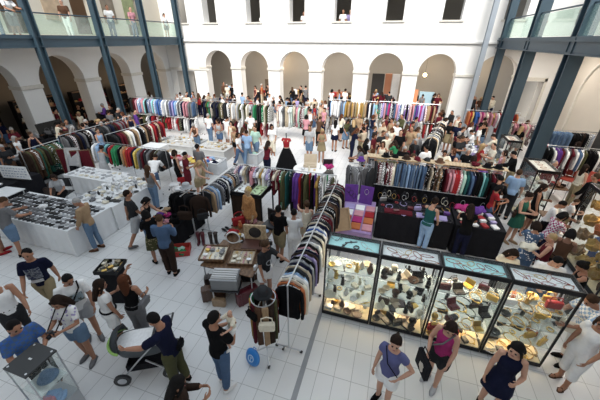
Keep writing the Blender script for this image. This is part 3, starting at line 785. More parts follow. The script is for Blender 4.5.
# ---- left wall
LEFT = [5.6, 9.0, 12.35, 15.7, 19.05]
arch_wall('y', -17, -.75, 2.0, 20.8, 4.95, LEFT, 'wall_left', WALL, 3.13, 1.2)
for a, b_ in zip(LEFT, LEFT[1:]): impost(B((-17.8, -16.93, a+1.15, b_-1.15, 2.9, 3.08), bev=.03))
impost(B((-17.8, -16.93, 20.2, 20.8, 2.9, 3.08), bev=.02))
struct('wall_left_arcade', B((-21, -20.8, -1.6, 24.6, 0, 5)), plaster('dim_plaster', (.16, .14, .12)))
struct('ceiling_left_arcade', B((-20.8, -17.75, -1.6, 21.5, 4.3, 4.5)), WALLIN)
bm = B((-17.3, -17, -1.6, 20.8, 5.1, 5.3))
DOORS = [8.0, 11.2, 14.6, 18.2]
prev = -1.6
for c in DOORS:
    bx(bm, -17.3, -17, prev, c-.55, 5.3, 10.5); bx(bm, -17.3, -17, c-.55, c+.55, 7.5, 10.5); prev = c+.55
bx(bm, -17.3, -17, prev, 20.8, 5.3, 10.5)
struct('wall_left_upper', bm, WALLUP)
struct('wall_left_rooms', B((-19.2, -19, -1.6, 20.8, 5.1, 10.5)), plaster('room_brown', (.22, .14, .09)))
obstacle(-17.8, -16.95, 2, 20.8, .22)
for a, b_ in zip(BACK, BACK[1:]): obstacle(a+1.06, b_-1.06, 20.75, 21.5, .25)
# ---- galleries of blue-grey steel
def gallery(x_edge, x_wall, y0, y1, posts, name, w, rails=True, soffit=None):
    sg = 1 if x_wall > x_edge else -1
    struct('floor_gallery_'+name, B((min(x_edge, x_wall), max(x_edge, x_wall), y0, y1, 4.86, 5.08)), soffit or WALLUP)
    xe = x_edge-sg*.02
    bm = B((xe-.03, xe+.03, y0, y1, 4.74, 5.12), (xe-.10, xe+.10, y0, y1, 4.72, 4.76), (xe-.10, xe+.10, y0, y1, 5.08, 5.12), (xe-.06, xe+.06, y0, y1, 5.12, 5.22)); struct('trim_%d' % (30+(sg > 0)), bm, POSTBLUE)
    return xe
SUNLITPOST = surf('sunlight_painted_steel', (.34, .38, .43), .4, .1, 3, .1)  # sunlight on the slim post is put into this lighter steel colour
def hpost(x, y, w, z1, label, POSTBLUE=POSTBLUE):
    t = thing('steel_post', label, 'post', (x, y, 0)); f = w*.12
    part('flange', B((-w/2, w/2, -w/2, -w/2+f, 0, z1)), POSTBLUE, t); part('flange', B((-w/2, w/2, w/2-f, w/2, 0, z1)), POSTBLUE, t)
    part('web', B((-f/2, f/2, -w/2+f, w/2-f, 0, z1)), POSTBLUE, t); part('base_plate', B((-w*.7, w*.7, -w*.7, w*.7, 0, .02)), POSTBLUE, t)
    part('bracket', B((-w*.55, w*.55, -w*.55, w*.55, 4.76, 4.79), (-w*.55, w*.55, -w*.55, w*.55, 5.13, 5.16)), POSTBLUE, t)
gallery(-15.45, -17, -1.6, 20.8, None, 'left', .26)
gallery(5.0, 8.6, -1.6, 20.8, None, 'right', .32)
LP = [7.3, 10.6, 13.9, 17.15, 20.4]
for y, nm in zip(LP, ['blue-grey steel post of the left gallery, nearest, mostly outside the frame', 'blue-grey steel post of left gallery, the one at the picture edge', 'blue-grey steel post of left gallery, second in view', 'blue-grey steel post of left gallery, third in view', 'blue-grey steel post of left gallery beside the far corner']):
    if y > 8: hpost(-15.36, y, .28, 10, nm)
for x, y, w, nm in ((5.12, 12.3, .40, 'thick blue-grey steel post of right gallery behind the small showcase'), (5.12, 16.2, .40, 'blue-grey steel post of right gallery, second from the near one'), (5.02, 20.1, .34, 'sunlit steel post of right gallery close to the back wall'), (4.2, 20.1, .24, 'slim steel post painted pale for sunlight, left of the right gallery')):
    hpost(x, y, w, 10, nm, SUNLITPOST if w < .3 else POSTBLUE)
GREENG = glass('green_balustrade_glass', (.86, .96, .91), .14, .3)
def balustrade(x, y0, y1, label):
    t = thing('glass_balustrade', label, 'balustrade', (x, (y0+y1)/2, 5.1)); h = (y1-y0)/2-.03
    part('glass_panel', B((-.008, .008, -h, h, .14, .92)), GREENG, t)
    bm = bmesh.new(); tube(bm, [(0, -h-.03, .97), (0, h+.03, .97)], .028, 8); part('handrail', bm, POSTBLUE, t)
    for s in (-1, 1): part('upright', B((-.02, .02, s*h*.96-.02, s*h*.96+.02, .12, .96)), STEEL, t)
for y0, y1, nm in ((4.2, 7.3, 'left gallery glass balustrade nearest the camera'), (7.3, 10.6, 'left gallery glass balustrade at the left picture edge'), (10.6, 13.9, 'left gallery glass balustrade between first and second posts'), (13.9, 17.15, 'left gallery glass balustrade between second and third posts'), (17.15, 20.6, 'left gallery glass balustrade ending at the back wall')):
    balustrade(-15.5, y0, y1, nm)
for y0, y1, nm in ((8.2, 12.3, 'right gallery glass balustrade at the right picture edge'), (12.3, 16.2, 'right gallery glass balustrade between the two thick posts'), (16.2, 20.4, 'right gallery glass balustrade ending at the back wall')):
    balustrade(5.05, y0, y1, nm)
# ---- right and near walls
struct('wall_right', B((8.6, 8.9, -1.6, 20.8, 0, 4.86)), plaster('warm_plaster', (.60, .55, .48)))
bm = bmesh.new()
struct('wall_right_upper', B((8.6, 8.9, -1.6, 20.8, 5.08, 10.5)), WALL)
for c in (17.0, 12.6):
    bm = bmesh.new(); tube(bm, [(8.58, c+1.7, 0), (8.58, c+1.7, 2.7)]+[(8.58, c+1.7*math.cos(PI*k/16), 2.7+1.75*math.sin(PI*k/16)) for k in range(1, 16)]+[(8.58, c-1.7, 2.7), (8.58, c-1.7, 0)], .07, 8); impost(bm)
struct('wall_front_shade', B((-21, 9.5, -1.9, -1.6, 0, 13)), WALL)  # unseen wall behind the camera, raised high to shade the near floor
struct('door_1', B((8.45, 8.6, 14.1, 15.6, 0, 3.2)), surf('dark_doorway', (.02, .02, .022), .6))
for i, c in enumerate((6.4, 9.6, 13.0, 16.4, 18.0)):
    o = part('poster', B((-16.995, -16.97, c-.45, c+.45, 5.9, 7.3)), surf('poster_%d' % i, [(.42, .36, .28), (.30, .24, .2), (.48, .36, .25), (.2, .16, .12), (.24, .27, .14)][i], .7, 0, 3, .5)); tag(o, ['beige poster on the left gallery wall at picture edge', 'framed brown poster with figures on left gallery wall', 'sandy poster on left gallery wall near second post', 'dark framed poster on left gallery wall near third post', 'green and brown poster on left gallery wall near corner'][i], 'poster')
# things standing in the arcades
def warm(x, y, z, e, r=.25):
    l = bpy.data.lights.new('arcade_lamp', 'POINT'); l.energy = e; l.color = (1, .72, .42); l.shadow_soft_size = r
    o = bpy.data.objects.new('arcade_lamp', l); COL.objects.link(o); o.location = (x, y, z)
for x, e in ((-9.2, 45), (5.0, 14), (2.2, 8)): warm(x, 23.6, 3.6, e)
for y, e in ((8.6, 4), (12.2, 16), (15.6, 14), (18.8, 22)): warm(-19.2, y, 2.3, e)
def ceiling_fill_lamp(x, y, z, e, label, col=(1, .93, .84)):
    t = thing('ceiling_fill_lamp', label, 'lamp', (x, y, z)); bm = bmesh.new(); lathe(bm, [(.22, 0), (.22, .05), (.20, .06), (.01, .06)], 20); part('housing', bm, BLACKM, t)
    bm = bmesh.new(); lathe(bm, [(.01, -.012), (.19, -.012), (.20, 0), (.01, 0)], 20); part('diffuser', bm, emit('fill_diffuser', (1, .95, .86), 6), t)
    l = bpy.data.lights.new('ceiling_fill_lamp', 'AREA'); l.shape = 'DISK'; l.size = .4; l.energy = e; l.color = col
    o = bpy.data.objects.new('ceiling_fill_lamp', l); COL.objects.link(o); o.location = (x, y, z-.03)
for y, lb in ((8.5, 'round ceiling lamp added as fill under right gallery, nearest'), (11.8, 'round ceiling lamp added as fill under right gallery, second'), (15.0, 'round ceiling lamp added as fill under right gallery, third'), (18.4, 'round ceiling lamp added as fill under right gallery, farthest')): ceiling_fill_lamp(7.0, y, 4.80, 75, lb)  # row grown from a single lamp spot, added to brighten under the gallery
for c, e, lb in zip(BACK, (30, 40, 70, 70, 40, 40, 40), ('leftmost', 'warmly lit', 'third', 'fourth', 'dark-panelled', 'sixth', 'rightmost')): ceiling_fill_lamp(c, 22.6, 4.74, e, 'round lamp added as fill inside the %s back arch' % lb)  # added fill lights that brighten the corridor behind the arches
def lamp(x, y, z, label):
    t = thing('pendant_lamp', label, 'lamp', (x, y, z)); bm = bmesh.new(); ball(bm, (0, 0, 0), .12, 12, 8); part('globe', bm, emit('lamp_globe', (1, .75, .42), 14), t, True)
    bm = bmesh.new(); tube(bm, [(0, 0, .1), (0, 0, 4.8-z)], .008, 6); part('cord', bm, BLACKPL, t)
lamp(4.9, 23.2, 3.0, 'lit globe lamp inside the arch at the far right'); lamp(1.7, 23.4, 3.0, 'lit globe lamp inside the arch left of the pale post')
def panel(x0, x1, y, z0, z1, mat, label, name='exhibition_panel'):
    t = thing(name, label, 'panel', ((x0+x1)/2, y, 0)); w = (x1-x0)/2
    part('board', B((-w, w, -.03, .03, z0, z1), bev=.006), mat, t)
    for s in (-1, 1): part('leg', B((s*w*.9-.025, s*w*.9+.025, -.04, .04, 0, z0)), BLACKM, t); part('foot', B((s*w*.9-.03, s*w*.9+.03, -.25, .25, 0, .03)), BLACKM, t)
panel(-1.8, -.95, 23.3, .6, 3.0, surf('panel_black', (.02, .018, .016), .6), 'tall black panel in the arch behind the green-haired crowd')
panel(-.9, -.45, 23.5, .6, 3.0, surf('panel_brick', (.36, .15, .08), .7), 'narrow rust-red panel beside the black one in the arch')
panel(-.4, .1, 23.4, .6, 3.0, surf('panel_white', (.6, .6, .6), .7), 'white panel right of the rust-red one in the arch')
panel(1.5, 2.4, 22.1, .5, 2.1, surf('panel_pale_blue', (.35, .50, .58), .7), 'pale blue cloth screen in the arch left of the pale post')
panel(1.05, 1.4, 22.2, .5, 2.2, surf('panel_orange', (.62, .25, .12), .7), 'narrow orange-red screen beside the pale blue one in the arch')
for yy, zz, lb in ((10.65, 1.35, 'black board leaning at the pier left of first post'), (14.0, 1.2, 'black board leaning at the pier right of first post')):
    t = thing('board', lb, 'board', (-16.7, yy, 0), PI/2); o = part('board_face', B((-.62, .62, -.02, .02, 0, zz)), surf('panel_black', (.02, .018, .016), .6), t); o.rotation_euler = (R(-6), 0, 0); part('ledge', B((-.62, .62, -.06, -.02, .1, .14)), BLACKM, t)
panel(-10.2, -9.8, 23.4, .2, 2.3, surf('panel_brown', (.12, .08, .05), .7), 'brown panel inside the warmly lit arch')
panel(-12.8, -11.9, 23.2, .2, 1.9, surf('panel_wine', (.12, .03, .03), .7), 'wine-red panel inside the arch left of the warm one')
def sideboard(x, y, rot, label, w=1.5, h=1.0, mat=None):
    t = thing('market_table', label, 'table', (x, y, 0), rot)
    part('tabletop', B((-w/2, w/2, -.35, .35, h-.05, h), bev=.006), mat or WOODM, t)
    for sx in (-1, 1):
        for sy in (-1, 1): part('leg', B((sx*(w/2-.06)-.025, sx*(w/2-.06)+.025, sy*.3-.025, sy*.3+.025, 0, h-.05)), BLACKM, t)
    return t
for i, (y, lb) in enumerate(((8.9, 'dark stall table in the left arcade, nearest arch in view'), (12.3, 'dark stall table in left arcade behind the first post'), (15.6, 'dark stall table in left arcade behind the second post'), (18.8, 'dark stall table in the left arcade, farthest arch'))):
    sideboard(-18.6, y, PI/2, lb, 2.2, .9)
    for k in range(9):
        kd = rg.choice(['handbag', 'cloth_bundle', 'vase', 'suitcase', 'clock', 'trinket_box']); c = rg.choice(['brown', 'red', 'orange', 'cream', 'gold', 'maroon', 'black', 'tan'])
        ware(kd, -18.6+rg.uniform(-.2, .2), y-.95+k*.23, .9, c, '%s %s, %s along, on the %s' % (c, kd.replace('_', ' '), ordinal(k), lb.replace('dark stall table in the left arcade, ', 'left arcade table at the ').replace('dark stall table in left arcade', 'left arcade table')), None, PI/2+rg.uniform(-.5, .5), 1.2, soft=kd in ('handbag', 'cloth_bundle'))
for i, (y, lb) in enumerate(((9.0, 'nearest arch in view'), (12.35, 'arch behind the first post'), (15.7, 'arch behind second post'), (19.05, 'farthest arch'))):
    t = thing('shelf_unit', 'dark open shelf unit in left arcade, '+lb, 'shelves', (-19.8, y, 0))
    for s in (-1, 1): part('side', B((-.18, .18, s*1.25-.02, s*1.25+.02, 0, 2.1)), BLACKM, t)
    for z in (.4, .95, 1.5, 2.06): part('shelf', B((-.18, .18, -1.23, 1.23, z-.03, z)), WOODM, t)
    part('back_panel', B((-.19, -.18, -1.25, 1.25, 0, 2.1)), BLACKM, t)
    for q, z in enumerate((.401, .951, 1.501)):
        for k in range(8):
            kd = rg.choice(['handbag', 'cloth_bundle', 'vase', 'clock', 'trinket_box', 'hat']); c = rg.choice(['brown', 'red', 'orange', 'cream', 'gold', 'maroon', 'black', 'tan', 'white'])
            ware(kd, -19.75, y-1.05+k*.3, z, c, '%s %s on %s shelf in left arcade, %s, %s along' % (c, kd.replace('_', ' '), ('lowest', 'middle', 'top')[q], lb.replace(' in view', ''), ordinal(k)), None, PI/2+rg.uniform(-.5, .5), 1.0, soft=kd in ('handbag', 'cloth_bundle', 'hat'))
PLACE_BACK = ['in arch one', 'x']
for i, (c, lb) in enumerate(zip(BACK, ['leftmost back arch', 'warmly lit back arch', 'third back arch from left', 'fourth back arch from left', 'back arch with the dark panels', 'back arch left of pale post', 'back arch behind the pale posts'])):
    mt = draped_table(c-.85, c+.85, 22.3, 22.9, .95, WHITECLOTH if i > 4 else BLACKCLOTH, 'draped stall table inside the '+lb, seed=i); mt.location.z = .45; OBST.pop()
    for k in range(8):
        kd = rg.choice(['handbag', 'cloth_bundle', 'vase', 'suitcase', 'clock', 'framed_picture']); col = rg.choice(['brown', 'red', 'light blue', 'cream', 'gold', 'maroon', 'black', 'orange', 'white'])
        ware(kd, c-.72+k*.205, 22.6+rg.uniform(-.1, .1), 1.40 if kd != 'framed_picture' else 1.60, col, '%s %s on table in the %s, %s along' % (col, kd.replace('_', ' '), lb, ordinal(k)), None, rg.uniform(-.4, .4), 1.0, soft=kd in ('handbag', 'cloth_bundle'), tilt=(1.35, 0) if kd == 'framed_picture' else (0, 0))
# ------------------------------------------------------------------ display cabinets in the foreground
CX = [-.83, .15, 1.16, 2.17, 3.14]
CN = ['leftmost cabinet of the front row', 'second cabinet of the front row', 'third cabinet of the front row', 'rightmost cabinet of the front row']
LIN = ['turquoise', 'white', 'turquoise', 'white']
LVL = ['bottom', 'low', 'middle', 'upper']
PAT = [['gold','brown','cream','beige','black','white','silver','brown'], ['black','gold','brown','black','cream','dark brown','beige','black'], ['gold','black','dark brown','black','gold','silver','maroon','dark brown'], ['gold','orange','black','black','mustard','gold','charcoal','white']]
KIT = [['bowl','plate','trinket_box','cup','watch','bracelet','vase','figurine'], ['trinket_box','open_case','purse','book','bowl','clock','open_case','figurine'], ['necklace','trinket_box','bracelet','necklace','purse','open_case','clock','necklace'], ['necklace','bracelet','purse','necklace','bowl','trinket_box','handbag','necklace']]
rc = random.Random(21)
def spot_word(i, n): return ordinal(i)+' from left'
for i in range(4):
    shv = (.12, .50, .88, 1.26)
    t, zt = display_cabinet(CX[i], CX[i+1], 4.28, 4.71, 1.82, ['black-framed glass cabinet with turquoise tray, leftmost of front row', 'black-framed glass cabinet with white tray, second in front row', 'black-framed glass cabinet with turquoise tray, third in front row', 'black-framed glass cabinet with white tray, rightmost of front row'][i], LIN[i], shv)
    for lv, z in enumerate(shv):
        n = 10 if lv else 12
        for k in range(n):
            kd = rc.choice(KIT[i]); c = rc.choice(PAT[i])
            if kd in ('necklace', 'bracelet') and rc.random() < .8: c = rc.choice(['gold', 'gold', 'silver', 'mustard'])
            x = CX[i]+.09+(CX[i+1]-CX[i]-.18)*(k+.5)/n; y = 4.37+.11*(k % 3)+rc.uniform(-.02, .02)
            sc = rc.uniform(.95, 1.4) if kd not in ('handbag',) else .6
            ware(kd, x, y, z+.001, c, '%s %s on %s shelf, %s, %s' % (c, kd.replace('_', ' '), LVL[lv], CN[i], ordinal(k)+' along'), None, rc.uniform(-1.2, 1.2), sc)
    # the tray under the top pane
    zt += .021
    if i == 0: tr = [('spectacles', 'black'), ('watch', 'black'), ('watch', 'charcoal'), ('bracelet', 'black'), ('necklace', 'silver'), ('necklace', 'cream')]
    else: tr = [('necklace', c) for c in ('orange', 'pink', 'cream', 'orange', 'gold', 'pink', 'orange', 'white', 'red', 'orange')]
    for k, (kd, c) in enumerate(tr):
        x = CX[i]+.14+(CX[i+1]-CX[i]-.28)*(k+.5)/len(tr); ware(kd, x, 4.495+.07*(-1)**k, zt, c, '%s %s in top tray, %s, %s along' % (c, kd, CN[i], ordinal(k)), None, rc.uniform(.2, 2.9), (rc.uniform(.4, .7), rc.uniform(.7, 1.1), .8) if kd == 'necklace' else 1.3)
for x, y, c, nm in ((1.62, 4.45, 'red', 'third'), ):
    for k, dx in enumerate((-.25, .05)):
        ware('handbag', x+dx, y+.02*k, .121, 'red', 'red leather bag at the bottom of the third front cabinet, %s' % ('left one' if k == 0 else 'right one'), 'bag', .2-k*.5, .85, soft=True)
ware('purse', 2.95, 4.47, 1.262, 'red', 'large red purse on upper shelf near right edge of rightmost cabinet', 'bag', .1, 1.5)
# lamps the cabinets have
for i in range(4):
    l = bpy.data.lights.new('cabinet_lamp', 'AREA'); l.shape = 'RECTANGLE'; l.size = .8; l.size_y = .05; l.energy = 5; l.color = (1, .82, .58)
    o = bpy.data.objects.new('cabinet_lamp', l); COL.objects.link(o); o.location = ((CX[i]+CX[i+1])/2, 4.66, 1.70)
    l = bpy.data.lights.new('cabinet_lamp', 'AREA'); l.shape = 'RECTANGLE'; l.size = .8; l.size_y = .04; l.energy = 4; l.color = (1, .72, .40)
    o = bpy.data.objects.new('cabinet_lamp', l); COL.objects.link(o); o.location = ((CX[i]+CX[i+1])/2, 4.67, .48)
# small showcases behind the posts on the right
for (x0, x1, y0, y1, lb, ln) in ((4.25, 4.85, 9.65, 10.75, 'narrow black-framed showcase with pale tray beside man in light-blue shirt', 'cream'), (4.3, 4.8, 12.7, 13.6, 'narrow black-framed showcase in front of the thick post', 'cream')):
    t, zt = display_cabinet(x0, x1, y0, y1, 1.8, lb, ln, (.12, .7, 1.2))
    for z in (.121, .701, 1.201):
        for k in range(6):
            kd = rc.choice(['bowl', 'vase', 'teapot', 'candlestick', 'plate', 'trinket_box']); c = rc.choice(['white', 'silver', 'cream', 'gold', 'brown'])
            ware(kd, (x0+x1)/2+(-.12 if k % 2 else .12), y0+.12+(y1-y0-.24)*(k+.5)/6, z, c, '%s %s on %s shelf of the narrow showcase %s, %s along' % (c, kd, {.121: 'bottom', .701: 'middle', 1.201: 'top'}[z], 'by the man' if y0 < 11 else 'behind', ordinal(k)), None, rc.uniform(0, 6), 1.1)
    for k in range(4): ware('necklace', (x0+x1)/2, y0+.2+(y1-y0-.4)*k/3, zt+.021, 'orange', 'orange necklace in top tray of narrow showcase %s, %s along' % ('by the man' if y0 < 11 else 'behind', ordinal(k)), None, 1.5+k*.3, .8)
# tall case with golden scarves at the right edge
t, zt = display_cabinet(4.85, 5.75, 6.45, 8.35, 2.05, 'tall black-framed case of golden shawls at right picture edge', 'charcoal', (.15, .62, 1.05, 1.5), shelf_mat=PANE)
for z, lw in ((.151, 'bottom'), (.621, 'low'), (1.051, 'middle'), (1.501, 'upper')):
    for k in range(7):
        c = ['gold', 'orange', 'mustard', 'orange', 'orange', 'gold', 'mustard'][k] if z > .7 else ['brown', 'orange', 'mustard', 'olive', 'gold', 'blue', 'tan'][k]
        ware('cloth_bundle', 5.12+.3*(k % 2), 6.65+k*.24, z, c, '%s shawl on %s shelf of tall right-hand case, %s from near end' % (c, lw, ordinal(k)), 'shawl', rc.uniform(0, 6), (1.3, 1.3, 2.4), soft=True, name='shawl')
l = bpy.data.lights.new('cabinet_lamp', 'AREA'); l.shape = 'RECTANGLE'; l.size = .06; l.size_y = 1.5; l.energy = 22; l.color = (1, .78, .5)
o = bpy.data.objects.new('cabinet_lamp', l); COL.objects.link(o); o.location = (5.3, 7.4, 1.93)
# glass pedestal case at the lower left
t = thing('pedestal_case', 'glass pedestal case with dark grey lid at lower left corner', 'display case', (-4.19, 1.28, 0)); w = .195
part('plinth', B((-w, w, -w, w, 0, .38), bev=.005), surf('grey_plinth', (.4, .42, .44), .6), t)
lid = part('lid', B((-w-.01, w+.01, -w-.01, w+.01, 1.27, 1.30), bev=.003), surf('dark_grey_board', (.022, .024, .026), .5), t)
bm = bmesh.new(); box(bm, (0, 0, 1.303), (.05, .022, .004))
part('lid_label', bm, surf('silver_label', (.6, .6, .6), .5), lid)
for sx in (-1, 1):
    for sy in (-1, 1): bm = bmesh.new(); tube(bm, [(sx*w*.85, sy*w*.85, 1.299), (sx*w*.85, sy*w*.85, 1.304)], .014, 10); part('lid_screw', bm, STEEL, lid)
for s in (-1, 1):
    part('glass_pane', B((-w, w, s*w-.004*(s+1)+.0, s*w+.004*(1-s), .38, 1.27)), PANE, t); part('glass_pane', B((s*w-.004*(s+1), s*w+.004*(1-s), -w+.01, w-.01, .38, 1.27)), PANE, t)
    for q in (-1, 1): part('edge_strip', B((s*w-.008, s*w+.008, q*w-.008, q*w+.008, .38, 1.27)), STEEL, t)
part('glass_shelf', B((-w+.01, w-.01, -w+.01, w-.01, .80, .806)), SHELFG, t)
ware('cloth_bundle', -4.16, 1.25, .381, 'light blue', 'light blue knitted cloth inside the glass pedestal case', 'cloth', .4, 1.1, soft=True)
ware('hat', -4.2, 1.33, .807, 'faded denim', 'faded blue hat on shelf inside the glass pedestal case', 'hat', 0, .85, soft=True)
ware('purse', -4.08, 1.17, .53, 'pink', 'pink purse lying on blue cloth inside the pedestal case', 'purse', .5, .9, soft=True)
# ------------------------------------------------------------------ clothes rails
LONG = 'on the long rail beside the front cabinets'
rail(-1.22, 3.30, -1.22, 7.6, 1.62, 'long steel clothes rail running back from the front cabinets', mids=2)
sq = [('jacket', 'black'), ('shirt', 'orange'), ('shirt', 'cream'), ('shirt', 'white'), ('shirt', 'light blue'), ('jacket', 'charcoal'), ('shirt', 'beige'), ('jacket', 'navy'), ('shirt', 'light grey'), ('jacket', 'black'), ('shirt', 'lavender'), ('jacket', 'dark brown'), ('jacket', 'navy'), ('shirt', 'pink'), ('jacket', 'black'), ('shirt', 'white'), ('jacket', 'grey'), ('jacket', 'black'), ('shirt', 'cream'), ('jacket', 'charcoal'), ('shirt', 'white'), ('shirt', 'blue'), ('shirt', 'white'), ('jacket', 'navy'), ('jacket', 'beige'), ('jacket', 'charcoal')]
hang(-1.22, 3.34, -1.22, 7.5, 1.60, 50, ['jacket', 'shirt', 'jacket'], ['black','cream','maroon','tan','black','brown','charcoal','grey','maroon','navy','black','dark brown','black'], LONG, 'near end', 'clothes on the long rail', True, 9, sq, pats=['plain']*9+['stripe'])
rail(-4.62, 8.0, -1.35, 8.0, 1.55, 'steel clothes rail behind the two framed trays', mids=1)
hang(-4.6, 8.0, -3.2, 8.0, 1.53, 20, ['top', 'shirt', 'top'], ['pink','lavender','white','maroon','grey','cream','mustard','maroon','violet blue','beige','brown'], 'on rail behind the framed trays', 'left end', 'clothes behind the framed trays', True, 10)
hang(-3.2, 8.0, -1.38, 8.0, 1.53, 20, ['dress', 'scarf', 'dress', 'coat'], ['maroon','black','green','mustard','brown','tan','dark brown','cream','maroon','teal','white','olive','purple','black','grey','red'], 'on right part of rail behind the framed trays', 'its left', 'dresses behind the framed trays', True, 10, stretch=1.22)
rail(-4.75, 6.2, -4.75, 8.1, 1.42, 'short low clothes rail between coat stand and framed trays', mids=0)
hang(-4.75, 6.25, -4.75, 8.05, 1.40, 22, ['shirt', 'top', 'jacket'], ['denim blue','navy','grey','light blue','charcoal','light grey','white','faded denim','tan'], 'on short rail behind the hatted coat stand', 'near end', 'shirts on the short rail', True, 8)
rail(-.55, 9.6, 3.45, 9.6, 1.62, 'steel clothes rail topped by a hat shelf, behind jewellery stall', None, 1.72, mids=2)
sq = [('jacket', 'grey'), ('jacket', 'grey'), ('jacket', 'charcoal'), ('shirt', 'maroon', 'print'), ('shirt', 'maroon', 'hoop'), ('shirt', 'grey', 'check'), ('shirt', 'maroon', 'print'), ('shirt', 'maroon', 'stripe'), ('shirt', 'red', 'check'), ('shirt', 'cream')]+[('trousers', c) for c in ('denim blue', 'faded denim', 'denim blue', 'faded denim', 'light blue', 'denim blue', 'faded denim', 'denim blue', 'faded denim', 'denim blue', 'denim blue')]+[('dress', 'black', 'print'), ('dress', 'beige', 'print'), ('dress', 'black', 'print'), ('dress', 'brown', 'print'), ('dress', 'tan', 'print'), ('dress', 'black', 'print'), ('shirt', 'maroon'), ('shirt', 'pink'), ('shirt', 'pink'), ('jacket', 'red'), ('jacket', 'red'), ('shirt', 'pink', 'check'), ('shirt', 'mint'), ('shirt', 'teal'), ('shirt', 'denim blue'), ('jacket', 'navy'), ('jacket', 'black'), ('jacket', 'black'), ('shirt', 'turquoise'), ('shirt', 'teal'), ('jacket', 'black'), ('jacket', 'maroon'), ('jacket', 'black'), ('jacket', 'charcoal')]
hang(-.5, 9.6, 3.4, 9.6, 1.60, 45, ['shirt'], MIXED, 'on rail under the hat shelf', 'left end', 'clothes under the hat shelf', True, 12, sq)
for x, c, kd in ((-.02, 'black', 'hat'), (.28, 'black', 'cap'), (.62, 'dark brown', 'hat'), (.95, 'maroon', 'cap'), (1.25, 'charcoal', 'cap'), (1.62, 'brown', 'hat'), (2.62, 'maroon', 'cloth_bundle'), (2.95, 'black', 'hat'), (3.25, 'black', 'hat')):
    ware(kd, x, 9.6, 1.745, c, '%s %s on the hat shelf %s' % (c, kd.replace('_', ' '), {-.02: 'at its left end', .28: 'beside the leftmost hat', .62: 'left of centre', .95: 'near the centre', 1.25: 'just right of centre', 1.62: 'above the printed dresses', 2.62: 'above the red jackets', 2.95: 'above the black jackets', 3.25: 'at its right end'}[x]), None, rc.uniform(0, 6), 1.0, soft=True)
# grey coats on a stand with a violet hat
t = thing('coat_stand', 'steel stand of grey striped jackets topped by a violet hat', 'coat stand', (-.75, 8.9, 0))
bm = bmesh.new(); tube(bm, [(0, 0, .05), (0, 0, 1.78)], .018, 8); part('pole', bm, STEEL, t)
bm = bmesh.new(); lathe(bm, [(.24, 0), (.24, .02), (.05, .05)], 18); part('base', bm, STEEL, t)
bm = bmesh.new(); tube(bm, [(-.35, 0, 1.66), (.35, 0, 1.66)], .014, 8); tube(bm, [(0, -.35, 1.66), (0, .35, 1.66)], .014, 8); part('arm', bm, STEEL, t)
ware('hat', -.75, 8.9, 1.78, 'purple', 'violet hat on top of the stand of grey coats', 'hat', 0, .95, soft=True)
for k, (dx, c) in enumerate(((-.3, 'grey'), (-.15, 'light grey'), (.02, 'light grey'), (.18, 'grey'), (.32, 'charcoal'))):
    o = put('jacket', gmesh('jacket', k % 3), cloth(c, 'stripe', 'charcoal'), None, (-.75+dx*1.1, 8.86-.07*(k % 2), 1.66), R(35*(k-2)), (1, 1, 1.35)); put('hanger', HANGER, STEEL, o); tag(o, '%s striped jacket on the stand with the violet hat, %s from left' % (c, ordinal(k)), 'clothes', 'grey coats')
# two-level rails at the back
def double(x0, x1, y, name, label, n1, n2, k1, c1, k2, c2, z=2.02, seq=None):
    rail(x0, y, x1, y, z, label, 1.02, None, mids=3)
    hang(x0+.05, y, x1-.05, y, z-.02, n1, k1, c1, 'on upper bar of '+name, 'left', 'clothes on the upper bar of the '+name, False, 10, seq, stretch=1.25)
    hang(x0+.05, y, x1-.05, y, 1.0, n2, k2, c2, 'on lower bar of '+name, 'left', 'clothes on the lower bar of the '+name, False, 10, stretch=1.25)
CA = ['charcoal','navy','grey','light blue','white','lavender','blue','denim blue','light grey','white','turquoise','pink','maroon','grey','faded denim','violet blue']
CB = ['grey','black','beige','white','charcoal','light grey','khaki','cream','olive','navy','green']
double(-15.6, -10.9, 14.9, 'back-left double rail', 'two-level clothes rail of shirts at the back left', 40, 26, ['shirt', 'shirt', 'jacket'], CA, ['top', 'skirt'], ['white','red','black','olive','navy','charcoal','maroon','red'], 2.02, [('jacket', 'black'), ('jacket', 'charcoal'), ('jacket', 'dark brown'), ('jacket', 'maroon'), ('jacket', 'black')])
double(-10.7, -6.3, 15.3, 'back-centre double rail', 'two-level clothes rail of grey and beige shirts behind the benches', 38, 22, ['shirt', 'shirt', 'dress'], CB, ['top', 'skirt'], ['black','red','maroon','grey','white','brown'])
rail(-6.2, 15.6, -4.4, 15.6, 1.95, 'clothes rail of pale dresses right of the back-centre rail', mids=0)
hang(-6.15, 15.6, -4.45, 15.6, 1.93, 15, ['dress', 'coat', 'scarf'], ['cream','mint','light grey','pink','beige','white','maroon','grey'], 'on the pale dress rail', 'left', 'pale dresses', False, 10)
double(-3.75, -1.0, 17.7, 'back-right double rail', 'two-level clothes rail of white and mustard shirts under the arches', 26, 14, ['shirt'], CA, ['skirt', 'trousers'], ['denim blue','black','white','navy','charcoal'], 2.05, [('shirt', c) for c in ('navy','light blue','white','white','white','light grey','white','denim blue','grey','light blue','mustard','mustard','tan','mustard','tan','khaki','mustard','cream','mustard','mustard','khaki','tan','navy','white','charcoal','light blue')])
double(-.8, 2.3, 17.9, 'far double rail by pale post', 'two-level clothes rail of dark and pink shirts left of the pale post', 28, 16, ['shirt', 'jacket'], ['navy','denim blue','white','black','tan','purple','pink','lavender','maroon','red','magenta'], ['skirt', 'trousers', 'top'], ['teal','red','white','navy','maroon','grey','red'], 2.05)
rail(1.55, 12.4, 2.45, 16.6, 1.6, 'clothes rail of dark coats running back towards the pale post', mids=1)
